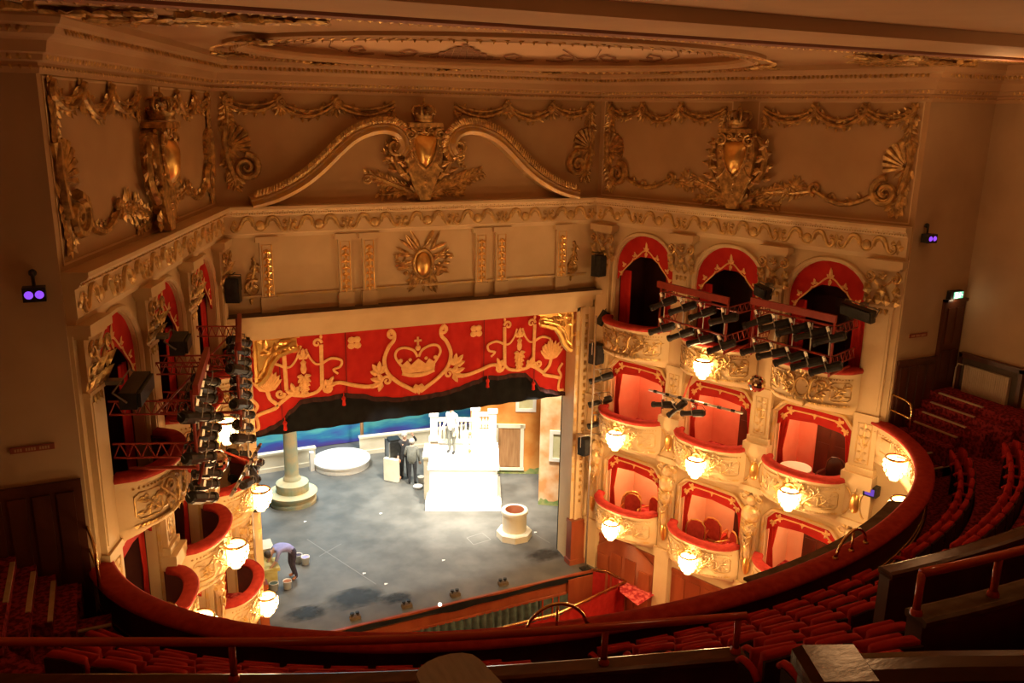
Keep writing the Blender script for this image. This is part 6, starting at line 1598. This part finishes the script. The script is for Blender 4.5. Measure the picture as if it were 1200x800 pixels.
for s in (1, -1):
    F = BW(s); sn = SIDEN[s]
    for ri, (u0, u1, nl) in enumerate(((2.86, 4.97, 4), (5.40, 7.40, 5))):
        rn = ('nearer the stage', 'further from the stage')[ri]; o0, o1 = ((.93, 1.37), (.94, 1.28))[ri]
        OFU = lambda u: o0+(o1-o0)*(u-u0)/(u1-u0)
        OF = (o0+o1)/2
        t = thing('lighting_cradle', f'red steel lighting cradle hung on the top boxes, {sn} side, {rn}', 'lighting rig', F((u0+u1)/2, 7.7, OF), 'red lighting cradles')
        mb = MB(lambda a, b, c: F(a, c, OFU(a)+b)); mb.box(u0-.08, u1+.05, .02, .10, 8.80, 8.95); mb.build('front_board', 'rig_red', t)
        for z, nm in ((8.70, 'upper_bar'), (8.05, 'lower_bar')):
            mb = MB(); mb.tube([F(u0, z, OFU(u0)), F(u1, z, OFU(u1))], .025, 6); mb.build(nm, 'rig_red', t)
        for u in (u0, u1):
            mb = MB(); lattice(mb, F(u, 8.70, OFU(u)), F(u, 8.70, .10), .20, 6); mb.build('lattice_side', 'rig_red', t); mb = MB(); lattice(mb, F(u, 8.05, OFU(u)), F(u, 8.05, .10), .22, 6); mb.build('lattice_side', 'rig_red', t)
            mb = MB(); mb.tube([F(u, 8.86, OFU(u)), F(u, 7.62, OFU(u))], .028, 6); mb.build('upright', 'rig_red', t)
            mb = MB(); mb.tube([F(u, 7.66, OFU(u)), F(u, 7.66, .3)], .028, 6); mb.build('foot_bar', 'rig_red', t)
        if s < 0:
            mb = MB(); mb.tube([F(u0, 7.41, OFU(u0)), F(u1, 7.41, OFU(u1))], .025, 6); mb.build('hanging_bar', 'rig_red', t)
        mb = MB(); mb.tube([F(u0, 8.5, .75), F(u1, 8.5, .75)], .02, 6); mb.build('back_bar', 'rig_red', t)
        aim0 = Vector(F(-1.0, -.42, .25))-Vector(F(0, 0, 0))
        for row, z in (((0, 8.42), (1, 7.78)) if s > 0 else ((0, 8.42), (1, 7.78), (2, 7.14))):
            for i in range(nl):
                u = u0+.12+(u1-u0-.2)*i/(nl-1); ai = Vector(F(-1.0, -.42+rnd.uniform(-.12, .08), .28+rnd.uniform(-.12, .12)))-Vector(F(0, 0, 0))
                put_light(F(u, z, OFU(u)+.02), ai, f'black stage light, {ORD[i]} on the {("upper", "lower", "hanging")[row]} bar, {sn} cradle {rn}', 'stage lights on the cradles', 1.0)
                if row == 0:
                    mb = MB(); mb.tube([F(u+.02, 8.70, OFU(u)), F(u+.02, 8.05, OFU(u))], .014, 5); mb.build('drop_tube', 'steel', t)
    # white scaffold bar with three lights
    t = thing('scaffold_bar', f'white scaffold bar slung across the middle-tier boxes at the {sn}', 'lighting bar', F(4.2, 6.28, 1.2), 'white scaffold bars')
    mb = MB(); mb.tube([F(2.9, 6.25, 1.25), F(5.5, 6.32, 1.25)], .03, 8); mb.build('tube', 'steel', t, True)
    for i in range(7):
        mb = MB(); p = Vector(F(3.1+.36*i, 6.255+.0095*i, 1.25)); d = Vector(F(.05, .001, 0))-Vector(F(0, 0, 0)); mb.tube([p-d, p+d], .038, 8); mb.build('clamp', 'black_metal', t)
    mb = MB(); mb.tube([F(3.9, 6.28, 1.25), F(3.4, 6.55, .1)], .022, 6); mb.build('bracket_arm', 'rig_red', t)
    for i, (u, a) in enumerate(((3.35, -1.2), (3.75, -.5), (4.20, -1.0))):
        put_light(F(u, 5.98, 1.25), Vector(F(a, -.55 if i == 1 else -.25, .1))-Vector(F(0, 0, 0)), f'stage light, {ORD[i]} from the stage on the {sn} white scaffold bar', 'stage lights on the scaffold bars', .9)
    # mirror ball
    t = thing('mirror_ball', f'shiny mirror ball hanging in front of the {sn}-hand boxes', 'mirror ball', F(5.70, 7.04, 1.1), 'mirror balls')
    mb = MB(); mb.ball(F(5.70, 7.04, 1.1), .20, 22, 14); mb.build('ball', 'mirror_ball', t)
    mb = MB(); mb.tube([F(5.70, 7.2, 1.1), F(5.70, 8.0, 1.15)], .006, 4); mb.build('wire', 'black_metal', t)
    # dark follow-on fixtures fixed on the arches
    for i, (u, z, w_, tilt) in enumerate(((7.55, 8.92, .34, .1), (5.35, 9.02, .17, .5))):
        t = thing('box_floodlight', f'black box floodlight on the pilaster at the {sn}, {("beside the outermost arch", "between the outer two arches")[i]}', 'stage light', F(u, z, .5), 'black box floodlights')
        c = Vector(F(u, z, .55)); ex = (Vector(F(1, -.15, 0))-Vector(F(0, 0, 0))).normalized(); ey = (Vector(F(0, 0, 1))-Vector(F(0, 0, 0))).normalized(); ez = ex.cross(ey)*(1 if s < 0 else -1)
        T = lambda a, b, d: c+ex*a+ey*b+Vector((0, 0, 1))*(d-.25*tilt*a)
        mb = MB(T); mb.box(-w_, w_, -.12, .12, -.12, .12); mb.box(-w_+.03, w_-.03, .12, .17, -.10, .10); mb.build('housing', 'black_metal', t)
        mb = MB(T); mb.tube([(-w_-.03, 0, 0), (-w_-.03, -.18, .14), (w_+.03, -.18, .14), (w_+.03, 0, 0)], .014, 5); mb.build('yoke', 'grey_metal', t)
        mb = MB(T); mb.box(-.05, .05, -.42, -.16, .10, .16); mb.build('wall_arm', 'grey_metal', t)
    # boom beside the proscenium: speakers, lights, pipes
    S3 = lambda x, y, z: (s*x, y, z)
    def speaker(x, y, z, w_, d_, h, label, tilt=0.0, frame=False):
        t = thing('loudspeaker', label, 'loudspeaker', S3(x, y, z), 'loudspeakers beside the stage')
        R3 = Matrix.Rotation(s*math.radians(20), 3, 'Z') @ Matrix.Rotation(tilt, 3, 'X') @ Matrix.Rotation(s*tilt*1.2, 3, 'Y')
        T = lambda a, b, c: Vector(S3(x, y, z))+R3 @ Vector((a, b, c))
        mb = MB(T); mb.box(-w_/2, w_/2, -d_/2, d_/2, -h/2, h/2); mb.build('cabinet', 'black_metal', t)
        mb = MB(T); mb.box(-w_/2+.02, w_/2-.02, -d_/2-.015, -d_/2, -h/2+.03, h/2-.03); mb.build('grille', 'cloth_dark', t)
        mb = MB(T); mb.tube([(-w_/2-.03, 0, 0), (-w_/2-.03, 0, h/2+.06), (w_/2+.03, 0, h/2+.06), (w_/2+.03, 0, 0)], .012, 5); mb.tube([(0, 0, h/2+.06), (0, .25, h/2+.06)], .015, 5); mb.build('bracket', 'steel' if frame else 'black_metal', t)
    speaker(4.70, -.50, 8.94, .30, .28, .56, f'black loudspeaker hung high beside the stage opening at the {sn}')
    speaker(4.86, -.55, 7.50, .16, .18, .42, f'slim tilted black loudspeaker beside the {sn} end of the lintel', .35)
    speaker(4.76, -.50, 6.50, .36, .30, .56, f'black loudspeaker in a steel frame halfway up beside the stage at the {sn}', 0, True)
    speaker(4.52, -.45, 3.80, .30, .26, .50, f'grey loudspeaker on the pipe stand beside the stage pillar at the {sn}', 0, True)
    t = thing('boom_stand', f'thin steel lighting boom standing beside the stage pillar at the {sn}', 'lighting stand', S3(4.60, -.62, 0), 'lighting booms')
    mb = MB(); mb.tube([S3(4.62, -.62, .02), S3(4.62, -.62, 7.6)], .024, 8); mb.build('pole', 'steel', t, True)
    mb = MB(); mb.tube([S3(4.30, -.55, 4.15), S3(5.05, -.55, 4.15)], .02, 6); mb.build('cross_bar', 'steel', t, True)
    mb = MB(); mb.box(min(s*4.48, s*4.76), max(s*4.48, s*4.76), -.72, -.50, 0.0, .04); mb.build('base_plate', 'black_metal', t)
    for i, z in enumerate((5.82, 5.14, 4.50)):
        put_light(S3(4.84, -.66, z), Vector((s*-.75, .55, -.38)), f'{("highest", "middle", "lowest")[i]} of three black stage lights on the {sn} boom beside the stage', 'stage lights on the booms', 1.0)
        mb = MB(); mb.tube([S3(4.62, -.62, z+.27), S3(4.84, -.66, z+.27)], .016, 6); mb.build('side_arm', 'steel', t)
remove_tree(LP)
# ================================================================== FURNITURE IN THE BOXES
def box_chair(F, u, o, zf, ang, label, gilt=True):
    c = Vector(F(u, zf, o)); t = thing('gilt_armchair', label, 'chair', c, 'armchairs in the boxes')
    Rz = Matrix.Rotation(ang, 3, 'Z'); T = lambda a, b, d: c+Rz @ Vector((a, b, d))
    for x in (-.22, .22):
        for y in (-.20, .20):
            mb = MB(T); mb.tube([(x, y, 0), (x*.95, y*.95, .38)], .02, 6); mb.build('leg', 'gold' if gilt else 'wood_dark', t)
    mb = MB(T); mb.box(-.26, .26, -.24, .24, .36, .42); mb.build('seat_rail', 'gold' if gilt else 'wood_dark', t)
    mb = MB(T); mb.box(-.24, .24, -.22, .22, .42, .50); mb.build('seat', 'velvet' if gilt else 'wood_dark', t)
    mb = MB(T); pts = [(-.24, .50), (-.26, .70), (-.24, .88), (-.14, 1.0), (0, 1.03), (.14, 1.0), (.24, .88), (.26, .70), (.24, .50)]
    mb.prism([(x*.9, z*.97+.015) for x, z in pts], .19, .25); mb.build('backrest', 'velvet' if gilt else 'wood_dark', t)
    mb = MB(T); mb.tube([(x, .22, z) for x, z in pts], .02, 6); mb.build('back_frame', 'gold' if gilt else 'wood_dark', t)
    for x in (-.26, .26):
        mb = MB(T); mb.tube([(x, .20, .68), (x, -.12, .66), (x, -.18, .62), (x, -.18, .42)], .018, 6); mb.build('arm', 'gold' if gilt else 'wood_dark', t)
F = BW(1)
box_chair(F, 1.45, -.30, FLZ[0], 2.6, 'gilt and red armchair at the back of the lowest box next to the stage')
box_chair(F, 1.75, .20, FLZ[0], -1.0, 'gilt and red armchair at the front of the lowest box next to the stage')
box_chair(F, 2.20, -.05, FLZ[0], -1.6, 'gilt and red armchair on the right of the lowest box next to the stage')
box_chair(F, 3.75, -.15, FLZ[0], 2.2, 'gilt and red armchair at the left of the lowest middle box')
box_chair(F, 4.05, -.55, FLZ[0], 2.0, 'gilt and red armchair behind another in the lowest middle box')
box_chair(F, 4.75, .15, FLZ[0], -1.9, 'gilt and red armchair by the rail of the lowest middle box')
box_chair(F, 7.10, -.10, FLZ[1], -1.4, 'dark wooden armchair in the middle-tier box furthest from the stage', False)
t = thing('round_table', 'round white-topped table in the middle-tier box furthest from the stage', 'table', F(6.45, FLZ[1], .15))
c = Vector(F(6.40, FLZ[1], .20))
mb = MB(); mb.lathe([(.001, .70), (.36, .70), (.36, .73), (.001, .73)], c, 24); mb.build('top', 'white_set', t)
mb = MB(); mb.lathe([(.20, 0), (.20, .03), (.04, .08), (.035, .66), (.12, .70)], c, 12); mb.build('pedestal', 'black_metal', t, True)
